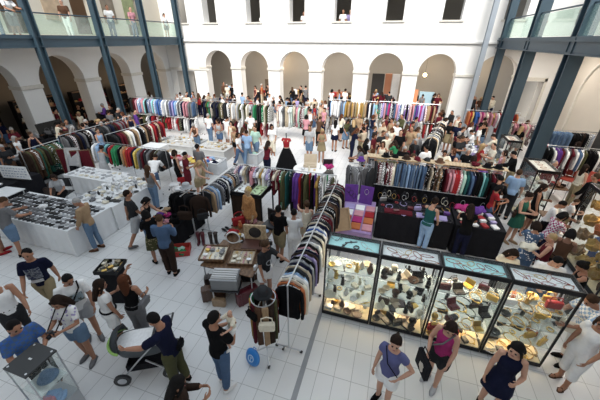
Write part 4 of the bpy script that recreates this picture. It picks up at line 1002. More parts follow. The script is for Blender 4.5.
hang(1.56, 12.45, 2.44, 16.5, 1.58, 34, ['jacket', 'coat'], ['black','charcoal','cream','grey','dark brown','tan','black','black','light grey'], 'on dark coat rail near the pale post', 'near end', 'coats on the dark coat rail', False, 8, [('coat', 'black'), ('coat', 'black'), ('coat', 'black'), ('coat', 'black'), ('coat', 'charcoal'), ('coat', 'black'), ('coat', 'tan'), ('coat', 'cream'), ('jacket', 'black'), ('coat', 'light grey'), ('coat', 'charcoal'), ('coat', 'cream'), ('coat', 'black')])
# left side
rail(-11.15, 8.4, -7.75, 8.4, 1.55, 'clothes rail of coloured jackets behind the white-clothed table', mids=1)
sq = [('shirt', c) for c in ('white', 'light blue', 'light blue', 'denim blue', 'turquoise', 'navy')]+[('jacket', 'red'), ('jacket', 'green'), ('jacket', 'green'), ('jacket', 'black'), ('jacket', 'tan'), ('jacket', 'orange'), ('jacket', 'red'), ('jacket', 'red'), ('jacket', 'navy'), ('shirt', 'yellow'), ('jacket', 'grey'), ('jacket', 'maroon'), ('jacket', 'charcoal'), ('jacket', 'grey'), ('jacket', 'dark brown'), ('jacket', 'olive'), ('jacket', 'grey'), ('jacket', 'charcoal')]
hang(-11.1, 8.4, -7.8, 8.4, 1.53, 24, ['jacket'], DARKS, 'on coloured jacket rail', 'left', 'coloured jackets on the left rail', True, 10, sq)
rail(-13.05, 8.5, -13.0, 11.8, 1.55, 'clothes rail of dark coats beside the maroon screen', mids=1)
hang(-13.05, 8.55, -13.0, 11.7, 1.53, 26, ['jacket', 'coat', 'shirt'], ['black','charcoal','grey','maroon','white','dark brown','navy'], 'on dark rail beside maroon screen', 'near end', 'clothes on the rail beside the maroon screen', False, 9)
rail(-11.4, 9.2, -11.1, 12.2, 1.55, 'clothes rail of coats behind the coloured jackets', mids=1)
hang(-11.4, 9.3, -11.1, 12.1, 1.53, 22, ['coat', 'jacket'], ['maroon','white','tan','brown','black','cream','dark brown','charcoal','red'], 'on coat rail behind coloured jackets', 'near end', 'coats behind the coloured jackets', False, 9, [('coat', 'black'), ('coat', 'charcoal'), ('coat', 'black'), ('coat', 'maroon'), ('coat', 'maroon'), ('coat', 'brown'), ('coat', 'cream'), ('coat', 'white'), ('coat', 'brown'), ('coat', 'tan'), ('coat', 'white'), ('coat', 'black')])
rail(-12.72, 6.75, -12.78, 8.2, 1.5, 'clothes rail of dark green and brown coats at left', mids=0)
hang(-12.72, 6.8, -12.78, 8.15, 1.48, 16, ['coat', 'jacket'], ['teal','dark brown','black','olive','brown','charcoal','jade green'], 'on the green and brown coat rail', 'near end', 'coats on the rail at left', False, 9)
# right side
rail(5.75, 13.15, 8.2, 13.15, 1.62, 'clothes rail of purple and olive shirts under right gallery', mids=1)
hang(5.8, 13.15, 8.15, 13.15, 1.60, 24, ['shirt', 'jacket', 'dress'], ['purple','lavender','grey','olive','khaki','light blue','denim blue','black','white','maroon','charcoal'], 'on rail under right gallery', 'left', 'clothes under the right gallery', True, 10, [('jacket', 'black'), ('jacket', 'black'), ('shirt', 'white'), ('shirt', 'purple'), ('shirt', 'purple'), ('shirt', 'maroon')])
rail(6.4, 15.4, 8.3, 15.4, 1.72, 'clothes rail of jeans and black tops near dark doorway', mids=0)
hang(6.45, 15.4, 8.25, 15.4, 1.70, 18, ['trousers'], ['denim blue', 'faded denim', 'black', 'dark brown'], 'on jeans rail near dark doorway', 'left', 'jeans near the dark doorway', True, 10, [('top', 'maroon'), ('top', 'black')]+[('trousers', 'denim blue'), ('trousers', 'faded denim')]*4+[('top', 'black')]*4)
rail(3.9, 18.6, 6.4, 18.6, 1.75, 'clothes rail of red and blue tops between the pale posts', mids=1)
hang(3.95, 18.6, 6.35, 18.6, 1.73, 22, ['shirt', 'top', 'dress'], ['red','blue','pink','cream','orange','white','magenta','gold'], 'on bright rail behind the posts', 'left', 'bright clothes behind the posts', False, 10)
rail(5.6, 17.0, 7.4, 17.0, 1.6, 'clothes rail of orange and lilac tops by the white doorframe', mids=0)
hang(5.65, 17.0, 7.35, 17.0, 1.58, 16, ['shirt', 'top', 'dress'], ['orange','cream','lavender','pink','maroon','black','white'], 'on rail by the white doorframe', 'left', 'clothes by the white doorframe', False, 10)
# wheeled stand of scarves at the front
t = thing('scarf_stand', 'chrome wheeled stand hung with scarves, left of long rail', 'scarf stand', (-1.58, 3.12, 0))
bm = bmesh.new(); tube(bm, [(0, 0, .08), (0, 0, 1.5)], .016, 8); part('pole', bm, STEEL, t)
for k in range(4):
    a = k*PI/2+.5; bm = bmesh.new(); tube(bm, [(0, 0, .16), (.30*math.cos(a), .30*math.sin(a), .07)], .013, 8); lg = part('leg', bm, STEEL, t)
    bm = bmesh.new(); tube(bm, [(.30*math.cos(a)-.015, .30*math.sin(a), .033), (.30*math.cos(a)+.015, .30*math.sin(a), .033)], .033, 10); part('castor', bm, BLACKPL, lg)
bm = bmesh.new(); tube(bm, [(.2*math.cos(k*2*PI/20), .2*math.sin(k*2*PI/20), 1.42) for k in range(21)], .010, 6)
for k in range(4): tube(bm, [(0, 0, 1.46), (.2*math.cos(k*PI/2), .2*math.sin(k*PI/2), 1.42)], .008, 6)
part('ring', bm, STEEL, t)
for k, c in enumerate(('green', 'mustard', 'maroon', 'brown', 'tan', 'dark brown', 'olive', 'maroon', 'orange', 'grey', 'brown', 'dark brown')):
    a = PI+k*2*PI/12; o = put('scarf', gmesh('scarf', k % 3), cloth(c), None, (-1.58+.21*math.cos(a), 3.12+.21*math.sin(a), 1.42), a+PI/2, (.55, 1, 1.05)); tag(o, '%s scarf on the wheeled stand, %s round it from the left' % (c, ordinal(k)), 'scarf', 'scarves on the wheeled stand')
ware('hat', -1.58, 3.12, 1.50, 'charcoal', 'charcoal hat on top of the wheeled scarf stand', 'hat', 0, 1.05, soft=True)
ware('handbag', -1.42, 2.86, 1.0, 'cream', 'cream and black handbag hanging on front of scarf stand', 'bag', .35, .85, soft=True)
ware('handbag', -1.68, 2.88, 1.16, 'black', 'black handbag hanging on left of scarf stand', 'bag', -.4, .7, soft=True)
bm = bmesh.new(); tube(bm, [(-1.72, 2.93, .06), (-1.72, 2.90, .10)], .16, 24)
bm.free(); bm = bmesh.new(); lathe(bm, [(.03, -.05), (.13, -.04), (.165, 0), (.13, .04), (.03, .05)], 24)
t = thing('plastic_disc_bag', 'round bright blue plastic bag leaning on scarf stand foot', 'bag', (-1.74, 2.86, .165)); o = part('disc', bm, surf('bright_blue_plastic', (.03, .22, .62), .35), t, True); o.rotation_euler = (R(68), 0, R(-20))
bm = bmesh.new(); tube(bm, [(.06*math.cos(k*2*PI/16), .06*math.sin(k*2*PI/16), .052) for k in range(17)], .008, 5); box(bm, (0, .02, .052), (.05, .012, .006)); box(bm, (0, -.015, .052), (.012, .06, .006))
e = part('emblem', bm, surf('pale_print', (.55, .70, .85), .5), o)
bm = bmesh.new(); tube(bm, [(-.03, .16, 0), (-.03, .19, 0), (.03, .19, 0), (.03, .16, 0)], .008, 6); part('loop', bm, surf('bright_blue_plastic', (.03, .22, .62), .35), o)
# ------------------------------------------------------------------ stalls on the left
draped_table(-10.7, -7.45, 4.15, 5.45, .80, WHITECLOTH, 'long white-clothed corner stall covered in rows of grey boxes', seed=1)
draped_table(-8.95, -7.42, 5.48, 7.45, .78, WHITECLOTH, 'white-clothed stall of pale china beside the corner stall', seed=2)
draped_table(-11.2, -9.0, 6.9, 7.75, .72, WHITECLOTH, 'white-clothed table in front of the coloured jacket rail', seed=3)
rw = random.Random(9)
for j in range(8):
    for k in range(20):
        c = rw.choice(['grey', 'charcoal', 'grey', 'charcoal', 'light grey', 'black']); x = -10.6+k*.158+.03*(j % 2); y = 4.24+j*.15
        if (k, j) in ((8, 4), (9, 4)): continue
        ware('jewellery_box', x, y, .801, c, '%s open jewellery box in the rows on the white corner stall' % c, None, rw.uniform(-.15, .15)+.5, rw.uniform(.9, 1.15), '%s jewellery boxes on the corner stall' % c)
ware('cloth_bundle', -9.25, 4.84, .801, 'white', 'white folded cloth among the grey boxes on the corner stall', 'cloth', .3, .9, soft=True)
for k in range(5): ware('cloth_bundle', -8.3+.25*k-.5, 5.62, .781, ['light grey', 'white', 'grey', 'white', 'cream'][k], '%s bundle along the joint of the two white stalls, %s from left' % (['light grey', 'white', 'grey', 'white', 'cream'][k], ordinal(k)), 'cloth', k, .7, soft=True)
for j in range(9):
    for k in range(8):
        kd = rw.choice(['cup', 'plate', 'bowl', 'trinket_box', 'book', 'teapot', 'vase']); c = rw.choice(['white', 'cream', 'white', 'light grey', 'silver', 'beige', 'charcoal', 'white'])
        ware(kd, -8.82+k*.185+rw.uniform(-.03, .03), 5.78+j*.185+rw.uniform(-.03, .03), .781, c, '%s %s laid out on the china stall' % (c, kd.replace('_', ' ')), None, rw.uniform(0, 6), rw.uniform(.9, 1.25) if kd != 'vase' else .7, '%s %s pieces on the china stall' % (c, kd.replace('_', ' ')))
for k in range(24):
    kd = rw.choice(['plate', 'book', 'trinket_box', 'framed_picture']); c = rw.choice(['white', 'light grey', 'silver', 'cream'])
    ware(kd, -11.0+(k % 8)*.25, 7.05+(k//8)*.25, .721, c, '%s %s on the table before the coloured jackets' % (c, kd.replace('_', ' ')), None, rw.uniform(0, 6), .9 if kd != 'framed_picture' else .55, '%s %s pieces before the coloured jackets' % (c, kd.replace('_', ' ')))
# purple and maroon screens
for (x, y, c, lb, rt) in ((-12.15, 7.9, 'maroon', 'maroon folding screen left of the coloured jacket rail', .3), (-11.45, 7.95, 'maroon', 'maroon screen panel against the coloured jacket rail', .5)):
    t = thing('screen_panel', lb, 'screen', (x, y, 0), rt); part('fabric', B((-.33, .33, -.015, .015, .1, 1.25)), cloth(c), t); part('frame', B((-.36, -.33, -.02, .02, 0, 1.28), (.33, .36, -.02, .02, 0, 1.28), (-.36, .36, -.02, .02, 1.25, 1.28)), WOODM, t)
t = thing('standing_mirror', 'leaning silver-framed mirror beside maroon screen', 'mirror', (-11.62, 7.55, 0), .35)
o = part('frame', B((-.27, -.2, -.02, .02, .02, 1.35), (.2, .27, -.02, .02, .02, 1.35), (-.27, .27, -.02, .02, 1.35, 1.42), (-.27, .27, -.02, .02, .02, .09)), surf('silver_frame', (.5, .5, .5), .4, .5), t); o.rotation_euler = (R(-14), 0, 0)
o = part('mirror_glass', B((-.2, .2, -.005, .005, .09, 1.35)), surf('mirror', (.8, .8, .82), .04, 1), t); o.rotation_euler = (R(-14), 0, 0)
# sign and stall at left edge
draped_table(-14.6, -11.9, 5.0, 6.6, .80, BLACKCLOTH, 'dark draped stall with a white notice at the left edge', seed=4)
t = thing('notice_board', 'white handwritten notice standing on dark stall at left', 'notice', (-12.0, 5.95, .80), .15)
part('sheet', B((-.55, .55, -.008, .008, .06, .52)), surf('white_paper', (.80, .81, .82), .8), t)
part('stand', B((-.4, -.37, 0, .12, 0, .4), (.37, .4, 0, .12, 0, .4), (-.5, .5, -.02, .1, 0, .03)), BLACKM, t)
bm = bmesh.new(); rl = random.Random(2)
for r_ in range(4):
    x = -.46
    while x < .42:
        w = rl.uniform(.03, .10); 
        for q in range(int(w/.018)+1): box(bm, (x+q*.018, -.010, .43-r_*.095), (.008, .003, rl.uniform(.018, .035)))
        x += w+.05
part('handwriting', bm, surf('blue_ink', (.10, .14, .30), .7), t)
for k in range(46):
    kd = rw.choice(['bowl', 'plate', 'trinket_box', 'candlestick', 'vase', 'teapot', 'cup']); c = rw.choice(['silver', 'charcoal', 'light grey', 'silver', 'black', 'brown'])
    x, y = -14.45+(k % 11)*.24, 5.15+(k//11)*.30
    if -12.7 < x < -11.4 and 5.7 < y < 6.1: continue
    ware(kd, x, y, .801, c, '%s %s on the dark stall with the white notice' % (c, kd.replace('_', ' ')), None, rw.uniform(0, 6), 1.3, '%s %s pieces on the dark stall' % (c, kd.replace('_', ' ')))
def small_table(x, y, w, d, h, mat, label, rot=0):
    obstacle(x-w/2, x+w/2, y-d/2, y+d/2); t = thing('folding_table', label, 'table', (x, y, 0), rot); part('tabletop', B((-w/2, w/2, -d/2, d/2, h-.03, h), bev=.005), mat, t)
    for sx in (-1, 1):
        for sy in (-1, 1): bm = bmesh.new(); tube(bm, [(sx*(w/2-.05), sy*(d/2-.05), 0), (sx*(w/2-.05), sy*(d/2-.05), h-.03)], .015, 8); part('leg', bm, STEEL, t)
    return t
small_table(-11.55, 5.25, .9, .6, .78, surf('white_laminate', (.75, .76, .77), .4), 'small white table between dark stall and corner stall', .1)
for (x, y, lb) in ((-16.2, 7.2, 'dark draped stall at far left under the arches'), (-16.2, 10.0, 'dark draped stall under the second arch of the left wall'), (-14.9, 11.4, 'dark draped stall between left arcade and dark rails')):
    draped_table(x-.6, x+.6, y-1.0, y+1.0, .82, BLACKCLOTH, lb, seed=y)
    for k in range(14):
        kd = rw.choice(['handbag', 'cloth_bundle', 'hat', 'shoe_pair', 'trinket_box']); c = rw.choice(['brown', 'black', 'grey', 'charcoal', 'beige', 'light grey', 'tan'])
        ware(kd, x-.3+(k % 2)*.6, y-.85+(k//2)*.28, .821, c, '%s %s, %s along, on %s' % (c, kd.replace('_', ' '), ordinal(k), lb.replace('dark draped stall', 'stall')), None, rw.uniform(0, 6), .9, soft=True)
draped_table(-14.7, -13.15, 7.1, 8.7, .80, BLACKCLOTH, 'dark draped stall of grey bundles behind the notice stall', seed=21)
for k in range(30):
    c = ['light grey', 'grey', 'grey', 'charcoal', 'light grey', 'white'][k % 6]; ware('book', -14.5+(k % 6)*.235, 7.25+(k//6)*.29, .801, c, '%s folded cloth on grey bundle stall, %s row, %s along' % (c, ORD[k//6], ORD[k % 6]), 'cloth', rw.uniform(-.3, .3), (1.7, 1.5, 2.2), soft=True, name='folded_cloth')
draped_table(-16.9, -15.3, 12.6, 13.6, .82, BLACKCLOTH, 'dark draped stall beside the second left post', seed=22)
for k in range(12): c = ['brown', 'black', 'tan', 'red', 'charcoal', 'cream'][k % 6]; ware('cloth_bundle', -16.7+(k % 6)*.25, 12.85+(k//6)*.45, .821, c, '%s bundle on dark stall beside second left post, %s row, %s along' % (c, ORD[k//6], ORD[k % 6]), 'clothes', k, 1.0, soft=True)
for k, (x, y) in enumerate(((-13.4, 5.2), (-12.6, 4.7), (-11.9, 6.9), (-13.3, 6.75), (-14.6, 4.6), (-11.5, 6.5), (-12.2, 4.5))): ware('suitcase', x, y, 0, ['black', 'charcoal', 'dark brown'][k % 3], '%s case on the floor round the notice stall, %s of seven' % (['black', 'charcoal', 'dark brown'][k % 3], ordinal(k)), 'suitcase', k*.7, 1.0)
# chair of the seller
def folding_chair(x, y, rot, label, mat):
    t = thing('chair', label, 'chair', (x, y, 0), rot)
    part('seat', B((-.21, .21, -.2, .2, .43, .47), bev=.01), mat, t); bm = B((-.21, .21, .18, .21, .60, .92), bev=.008); part('backrest', bm, mat, t)
    for sx in (-1, 1):
        for sy in (-1, 1):
            bm = bmesh.new(); tube(bm, [(sx*.2, sy*.2, 0), (sx*.19, sy*.18, .44 if sy < 0 else .9)], .013, 8); part('leg', bm, STEEL, t)
folding_chair(-10.35, 6.2, 0.3, 'black chair of the seated seller behind the corner stall', BLACKPL)
# ------------------------------------------------------------------ low benches and bins in the middle
def crate(x0, x1, y0, y1, h, mat, label, name='display_bench'):
    obstacle(x0, x1, y0, y1); t = thing(name, label, 'bench', ((x0+x1)/2, (y0+y1)/2, 0)); w, d = (x1-x0)/2, (y1-y0)/2
    part('bench_top', B((-w, w, -d, d, h-.05, h), bev=.006), mat, t)
    part('front_panel', B((-w+.02, w-.02, -d+.02, -d+.05, 0, h-.05)), mat, t); part('back_panel', B((-w+.02, w-.02, d-.05, d-.02, 0, h-.05)), mat, t)
    for s in (-1, 1): part('side_panel', B((s*(w-.035)-.015, s*(w-.035)+.015, -d+.05, d-.05, 0, h-.05)), mat, t)
GREYB = surf('pale_grey_board', (.55, .55, .54), .7)
crate(-11.3, -9.0, 11.5, 12.9, .52, GREYB, 'pale grey low bench of trinkets before back-left rail'); crate(-8.9, -7.2, 11.4, 12.7, .52, GREYB, 'pale grey low bench of trinkets before back-centre rail'); crate(-10.7, -9.1, 10.2, 11.2, .45, GREYB, 'nearest pale grey low bench, bare at its left end')
for (x0, x1, y0, y1, z, lb) in ((-11.2, -9.1, 11.6, 12.8, .521, 'left low bench'), (-8.8, -7.3, 11.5, 12.6, .521, 'right low bench'), (-10.6, -9.2, 10.3, 11.1, .451, 'nearest low bench')):
    for k in range(32):
        kd = rw.choice(['bracelet', 'necklace', 'trinket_box', 'bowl', 'watch']); c = rw.choice(['beige', 'cream', 'tan', 'gold', 'white', 'khaki'])
        ware(kd, x0+(x1-x0)*((k % 8)+.5)/8, y0+(y1-y0)*((k//8)+.5)/4, z, c, '%s %s on the %s' % (c, kd.replace('_', ' '), lb), None, rw.uniform(0, 6), 1.1, '%s %s pieces on the %s' % (c, kd.replace('_', ' '), lb))
CLEAR = glass('frosted_plastic', (.9, .92, .94), .35, .2)
for (x, y, lb, cols) in ((-7.2, 10.35, 'translucent plastic bin heaped with red and blue clothes', ['red', 'blue', 'white', 'navy', 'red', 'pink', 'black', 'white', 'red', 'light blue']), (-6.1, 11.9, 'translucent plastic bin of pale green clothes beside walking pair', ['mint', 'light grey', 'white', 'mint', 'grey', 'light grey'])):
    t = thing('plastic_bin', lb, 'bin', (x, y, 0))
    bm = B((-.5, .5, -.38, -.36, .02, .5), (-.5, .5, .36, .38, .02, .5), (-.5, -.48, -.36, .36, .02, .5), (.48, .5, -.36, .36, .02, .5), (-.5, .5, -.38, .38, 0, .02)); part('tub', bm, CLEAR, t)
    part('rim', B((-.52, .52, -.40, -.36, .5, .53), (-.52, .52, .36, .40, .5, .53), (-.52, -.48, -.36, .36, .5, .53), (.48, .52, -.36, .36, .5, .53)), surf('pale_plastic', (.6, .62, .64), .5), t)
    for k, c in enumerate(cols): ware('cloth_bundle', x-.32+(k % 4)*.21, y-.2+(k//4)*.2, .40+.04*(k % 2), c, '%s garment heaped in the %s, %s in the heap' % (c, 'red and blue bin' if x < -7 else 'pale green bin', ordinal(k)), 'clothes', k, 1.0, soft=True, name='garment')
# heap table with blue, red, pink and yellow clothes
small_table(-8.2, 9.35, 2.4, .9, .80, surf('white_laminate', (.75, .76, .77), .4), 'white table heaped with bright bundles behind the jacket rail')
for k, (dx, dy, c) in enumerate(((-1.0, .1, 'light blue'), (-.75, -.1, 'blue'), (-.5, .15, 'white'), (-.25, -.1, 'red'), (-.02, .12, 'red'), (.25, -.08, 'pink'), (.45, .15, 'pink'), (.7, -.05, 'yellow'), (.92, .12, 'navy'), (1.05, -.2, 'yellow'))):
    ware('cloth_bundle', -8.2+dx, 9.35+dy, .801, c, '%s bundle on the white heap table, %s from left' % (c, ordinal(k)), 'clothes', k, 1.25, soft=True, name='garment')
draped_table(-10.9, -9.9, 9.6, 11.0, .75, WHITECLOTH, 'white-clothed table between coats and low benches', seed=6)
# folding stool near the jacket rail
for (x, y, lb) in ((-6.85, 7.75, 'white folding stool right of the jacket rail'), (-7.25, 7.95, 'white folding stool touching the jacket rail')):
    t = thing('folding_stool', lb, 'stool', (x, y, 0), .4); part('seat', B((-.17, .17, -.15, .15, .42, .45), bev=.008), surf('white_laminate', (.75, .76, .77), .4), t)
    for s in (-1, 1):
        for q in (-1, 1): bm = bmesh.new(); tube(bm, [(s*.16, -q*.17, 0), (s*.16, q*.14, .42)], .012, 8); part('leg', bm, STEEL, t)
# ------------------------------------------------------------------ hatted coat stand, accessories stall
t = thing('coat_stand', 'dark coat stand with grey hat beside the short rail', 'coat stand', (-4.98, 5.85, 0))
bm = bmesh.new(); tube(bm, [(0, 0, .05), (0, 0, 1.62)], .02, 8); part('pole', bm, STEEL, t); bm = bmesh.new(); tube(bm, [(-.42, 0, 1.5), (.42, 0, 1.5)], .014, 8); tube(bm, [(0, -.3, 1.5), (0, .3, 1.5)], .014, 8); part('arm', bm, STEEL, t)
for a in (0, 1, 2, 3): bm = bmesh.new(); tube(bm, [(0, 0, .12), (.3*math.cos(a*PI/2+.6), .3*math.sin(a*PI/2+.6), .02)], .014, 8); part('leg', bm, STEEL, t)
ware('hat', -4.98, 5.85, 1.62, 'light grey', 'light grey felt hat crowning the dark coat stand', 'hat', 0, 1.1, soft=True)
for k, (dx, c, kd, rt) in enumerate(((-.30, 'black', 'jacket', .3), (-.12, 'black', 'jacket', -.2), (.05, 'charcoal', 'jacket', .1), (.22, 'black', 'jacket', -.3), (.36, 'dark brown', 'jacket', .4))):
    o = put(kd, gmesh(kd, k % 3), cloth(c), None, (-4.98+dx, 5.82, 1.5), rt+.9*(k % 2), (1, 1.1, 1)); tag(o, '%s jacket on the hatted coat stand, %s from left' % (c, ordinal(k)), 'clothes', 'jackets on the hatted stand')
ware('handbag', -4.85, 5.45, .88, 'dark brown', 'dark brown bag hanging in front of hatted coat stand', 'bag', .2, 1.2, soft=True)
ware('handbag', -4.45, 5.62, .86, 'charcoal', 'charcoal bag hanging right of hatted coat stand', 'bag', .7, .9, soft=True)
for k, (x, y, c, lb) in enumerate(((-4.72, 5.62, 'maroon', 'wine-red tall boot standing by the coat stand, left one'), (-4.60, 5.66, 'maroon', 'wine-red tall boot standing by the coat stand, right one'), (-4.38, 5.72, 'dark brown', 'dark brown tall boot right of the wine-red pair, left one'), (-4.24, 5.76, 'dark brown', 'dark brown tall boot right of the wine-red pair, right one'))):
    ware('boot', x, y, 0, c, lb, 'boot', .4+.2*k, 1.0)
for k, (x, y, c) in enumerate(((-4.35, 6.45, 'black'), (-4.12, 6.55, 'charcoal'), (-4.2, 6.75, 'black'))): ware('shoe_pair', x, y, 0, c, '%s pair of shoes on floor by short rail, %s' % (c, ['nearest', 'middle', 'farthest'][k]), 'shoes', 1.2+.3*k, 1)
draped_table(-6.15, -5.15, 5.35, 6.55, .62, BLACKCLOTH, 'dark draped stall of purses beside the hatted coat stand', seed=8)
for k in range(16):
    c = ['orange', 'lavender', 'pink', 'black', 'purple', 'magenta', 'black', 'orange', 'tan', 'black', 'maroon', 'lavender', 'charcoal', 'pink', 'black', 'brown'][k]
    ware(rw.choice(['purse', 'cloth_bundle', 'handbag']), -5.98+(k % 4)*.23, 5.5+(k//4)*.27, .621, c, '%s bag or purse on the dark purse stall, %s' % (c, ordinal(k)+' along'), 'purse', rw.uniform(0, 6), .85, soft=True)
t = thing('cardboard_box', 'open red box of green wares on the floor', 'box', (-5.0, 5.1, 0), .5)
part('box_wall', B((-.3, .3, -.2, -.185, 0, .16), (-.3, .3, .185, .2, 0, .16), (-.3, -.285, -.185, .185, 0, .16), (.285, .3, -.185, .185, 0, .16)), surf('red_card', (.45, .04, .03), .7), t); part('box_floor', B((-.285, .285, -.185, .185, 0, .012)), surf('red_card', (.45, .04, .03), .7), t)
for k, (dx, dy, c) in enumerate(((-.15, 0, 'green'), (.02, .05, 'mint'), (.15, -.05, 'green'), (-.02, -.08, 'olive'))): ware('cloth_bundle', -5.0+dx, 5.1+dy, .04, c, '%s ware in the open red box, %s' % (c, ['leftmost', 'at the back', 'rightmost', 'at the front'][k]), 'ware', k, .8, soft=True, name='cloth_bundle')
# ------------------------------------------------------------------ suitcase and jewellery-tray stall
small_table(-2.95, 4.65, 1.25, 1.0, .72, WOODM, 'brown table of open jewellery trays and cases')
small_table(-3.1, 5.75, 1.1, .9, .72, WOODM, 'brown table behind the trays holding red wares')
def tray(x, y, z, w, d, rot, label, lin, rows, cols, cs, kit, word, tilt=0):
    t = thing('display_tray', label, 'tray', (x, y, z), rot); t.rotation_euler = (tilt, 0, rot)
    part('tray_frame', B((-w/2, w/2, -d/2, -d/2+.02, 0, .06), (-w/2, w/2, d/2-.02, d/2, 0, .06), (-w/2, -w/2+.02, -d/2, d/2, 0, .06), (w/2-.02, w/2, -d/2, d/2, 0, .06)), WOODM, t); part('lining', B((-w/2+.02, w/2-.02, -d/2+.02, d/2-.02, .005, .015)), surf('tray_lining_'+lin.replace(' ', '_'), PAL[lin], .8), t)
    M = Matrix.Translation((x, y, z)) @ Matrix.Rotation(rot, 4, 'Z') @ Matrix.Rotation(tilt, 4, 'X')
    for r_ in range(rows):
        for c_ in range(cols):
            p = M @ Vector((-w/2+.06+(w-.12)*(c_+.5)/cols, -d/2+.05+(d-.1)*(r_+.5)/rows, .017)); kd = rw.choice(kit); c = rw.choice(cs)
            ware(kd, p.x, p.y, p.z, c, '%s %s in the %s' % (c, kd.replace('_', ' '), word), None, rot+rw.uniform(-.4, .4), .8, '%s %s pieces in the %s' % (c, kd.replace('_', ' '), word), tilt=(tilt, 0))
tray(-3.42, 4.5, .80, .58, .50, .25, 'square wooden tray of white jewellery on left of stall', 'cream', 5, 4, ['white', 'silver', 'grey', 'pink', 'gold'], ['bracelet', 'trinket_box', 'watch'], 'left tray of the brown table', .06)
tray(-2.78, 4.62, .74, .56, .50, .25, 'square wooden tray of mixed jewellery on right of stall', 'beige', 5, 4, ['cream', 'gold', 'pink', 'black', 'silver', 'tan'], ['bracelet', 'trinket_box', 'watch'], 'right tray of the brown table', .04)
t = thing('record_case', 'grey open case of files at the front of stall', 'case', (-2.88, 4.02, .46), .25)
part('case_body', B((-.28, .28, -.17, .17, 0, .30), bev=.012), surf('grey_vinyl', (.22, .225, .23), .5), t)
for k in range(9): part('file', B((-.26, .26, -.15+k*.034, -.128+k*.034, .30, .325+.01*(k % 2))), surf('pale_file', (.5, .5, .5), .6), t)
part('case_edge', B((-.285, .285, -.175, -.165, .27, .305), (-.285, .285, .165, .175, .27, .305)), STEEL, t)
small_table(-2.88, 4.02, .62, .4, .46, BLACKPL, 'low black stand under the grey case of files', .25)
t = thing('gramophone_case', 'open brown case with round dark mirror behind trays', 'case', (-2.72, 5.1, .72), .2)
part('case_base', B((-.27, .27, -.2, .2, 0, .1), bev=.008), LEATHER, t); l = part('case_lid', B((-.27, .27, .17, .22, .1, .50), bev=.008), PALEWOOD, t)
bm = bmesh.new(); tube(bm, [(0, .165, .30), (0, .17, .30)], .15, 24); part('round_mirror', bm, surf('dark_mirror', (.03, .03, .03), .08), l)
t = thing('round_mirror', 'round white-rimmed mirror leaning at left of open case', 'mirror', (-3.25, 5.05, .72), .3)
bm = bmesh.new(); tube(bm, [(.16*math.cos(k*2*PI/24), .03, .17+.16*math.sin(k*2*PI/24)) for k in range(25)], .018, 8); part('rim', bm, SHINY['white'], t)
bm = bmesh.new(); tube(bm, [(0, .025, .17), (0, .035, .17)], .155, 24); part('mirror_glass', bm, surf('mirror', (.8, .8, .82), .04, 1), t)
ware('suitcase', -3.22, 3.98, 0, 'brown', 'brown leather suitcase under left tray, standing', 'suitcase', .6, 1.05); ware('suitcase', -3.35, 4.3, 0, 'dark brown', 'dark brown suitcase behind the brown one', 'suitcase', .5, 1.05)
for k, (x, y, c) in enumerate(((-3.3, 4.75, 'dark brown'), (-2.85, 4.7, 'black'), (-2.6, 4.85, 'brown'), (-3.0, 5.0, 'black'), (-3.3, 5.6, 'black'), (-2.85, 5.7, 'dark brown'))): ware('suitcase', x, y, 0, c, '%s case stored under the tray tables, %s from front left' % (c, ordinal(k)), 'suitcase', .3*k, 1.1)
for k in range(9):
    kd = ['trinket_box', 'purse', 'clock', 'cup', 'book', 'bowl', 'vase', 'open_case', 'purse'][k]; c = ['dark brown', 'black', 'gold', 'white', 'brown', 'maroon', 'cream', 'tan', 'black'][k]; ware(kd, -3.45+.13*k, 5.28+.04*(k % 2) if k not in (5, 6) else 5.38, .721, c, '%s %s in row behind the jewellery trays, %s from left' % (c, kd.replace('_', ' '), ordinal(k)), None, k*.8, 1.1)
ware('suitcase', -3.0, 3.83, 0, 'tan', 'low tan case on floor in front of stall', 'suitcase', .2, .6)
ware('suitcase', -2.48, 4.14, 0, 'maroon', 'wine-red suitcase standing right of the grey case', 'suitcase', .95, 1.05)
for k in range(7): ware('book', -2.38, 4.42+k*.085, .721, rw.choice(['cream', 'white', 'brown', 'tan', 'maroon']), 'old book in row along the right edge of tray table, %s from front' % ordinal(k), 'book', 1.57, 1.2, 'old books on the tray table', tilt=(PI/2, 0))
for k, (dx, dy, c, kd) in enumerate(((-.35, -.2, 'red', 'cloth_bundle'), (-.1, -.25, 'white', 'bowl'), (.12, -.15, 'red', 'cloth_bundle'), (-.3, .1, 'orange', 'vase'), (-.42, .25, 'red', 'handbag'), (.35, -.2, 'charcoal', 'hat'), (.38, .15, 'light blue', 'plate'), (.15, -.32, 'orange', 'bowl'), (.3, -.33, 'charcoal', 'plate'))):
    ware(kd, -3.1+dx, 5.62+dy, .721, c, '%s %s on the table before the fur mannequin, %s' % (c, kd.replace('_', ' '), ordinal(k)+' piece'), None, k, 1.1, soft=kd in ('cloth_bundle', 'handbag', 'hat'))
t = thing('black_case', 'open black case standing right of fur mannequin', 'case', (-2.62, 6.05, .72), -.2); part('case_base', B((-.25, .25, -.17, .17, 0, .08), bev=.008), BLACKPL, t); part('case_lid', B((-.25, .25, .15, .2, .08, .42), bev=.008), BLACKPL, t)
# mannequin in orange fur
FUR = surf('orange_fur', (.44, .22, .09), .95, 0, 22, .55, 1, 70)
m = figure('f', 'stand'); t = put('mannequin', m.mesh('body'), [surf('mannequin_shell', (.5, .36, .22), .6), EYE, LIP], None, (-3.32, 6.15, 0), R(-25), 1.02); tag(t, 'mannequin in orange fur jacket and spotted hood behind the red wares', 'mannequin')
put('fur_jacket', m.mesh('top:.80:.80:1.44:.07'), FUR, t); put('skirt', m.mesh('skirt:.45:.05'), cloth('maroon', 'stripe', 'pink'), t); put('hood', m.mesh('hair:short'), surf('leopard', (.5, .36, .14), .9, 0, 40, .9), t)
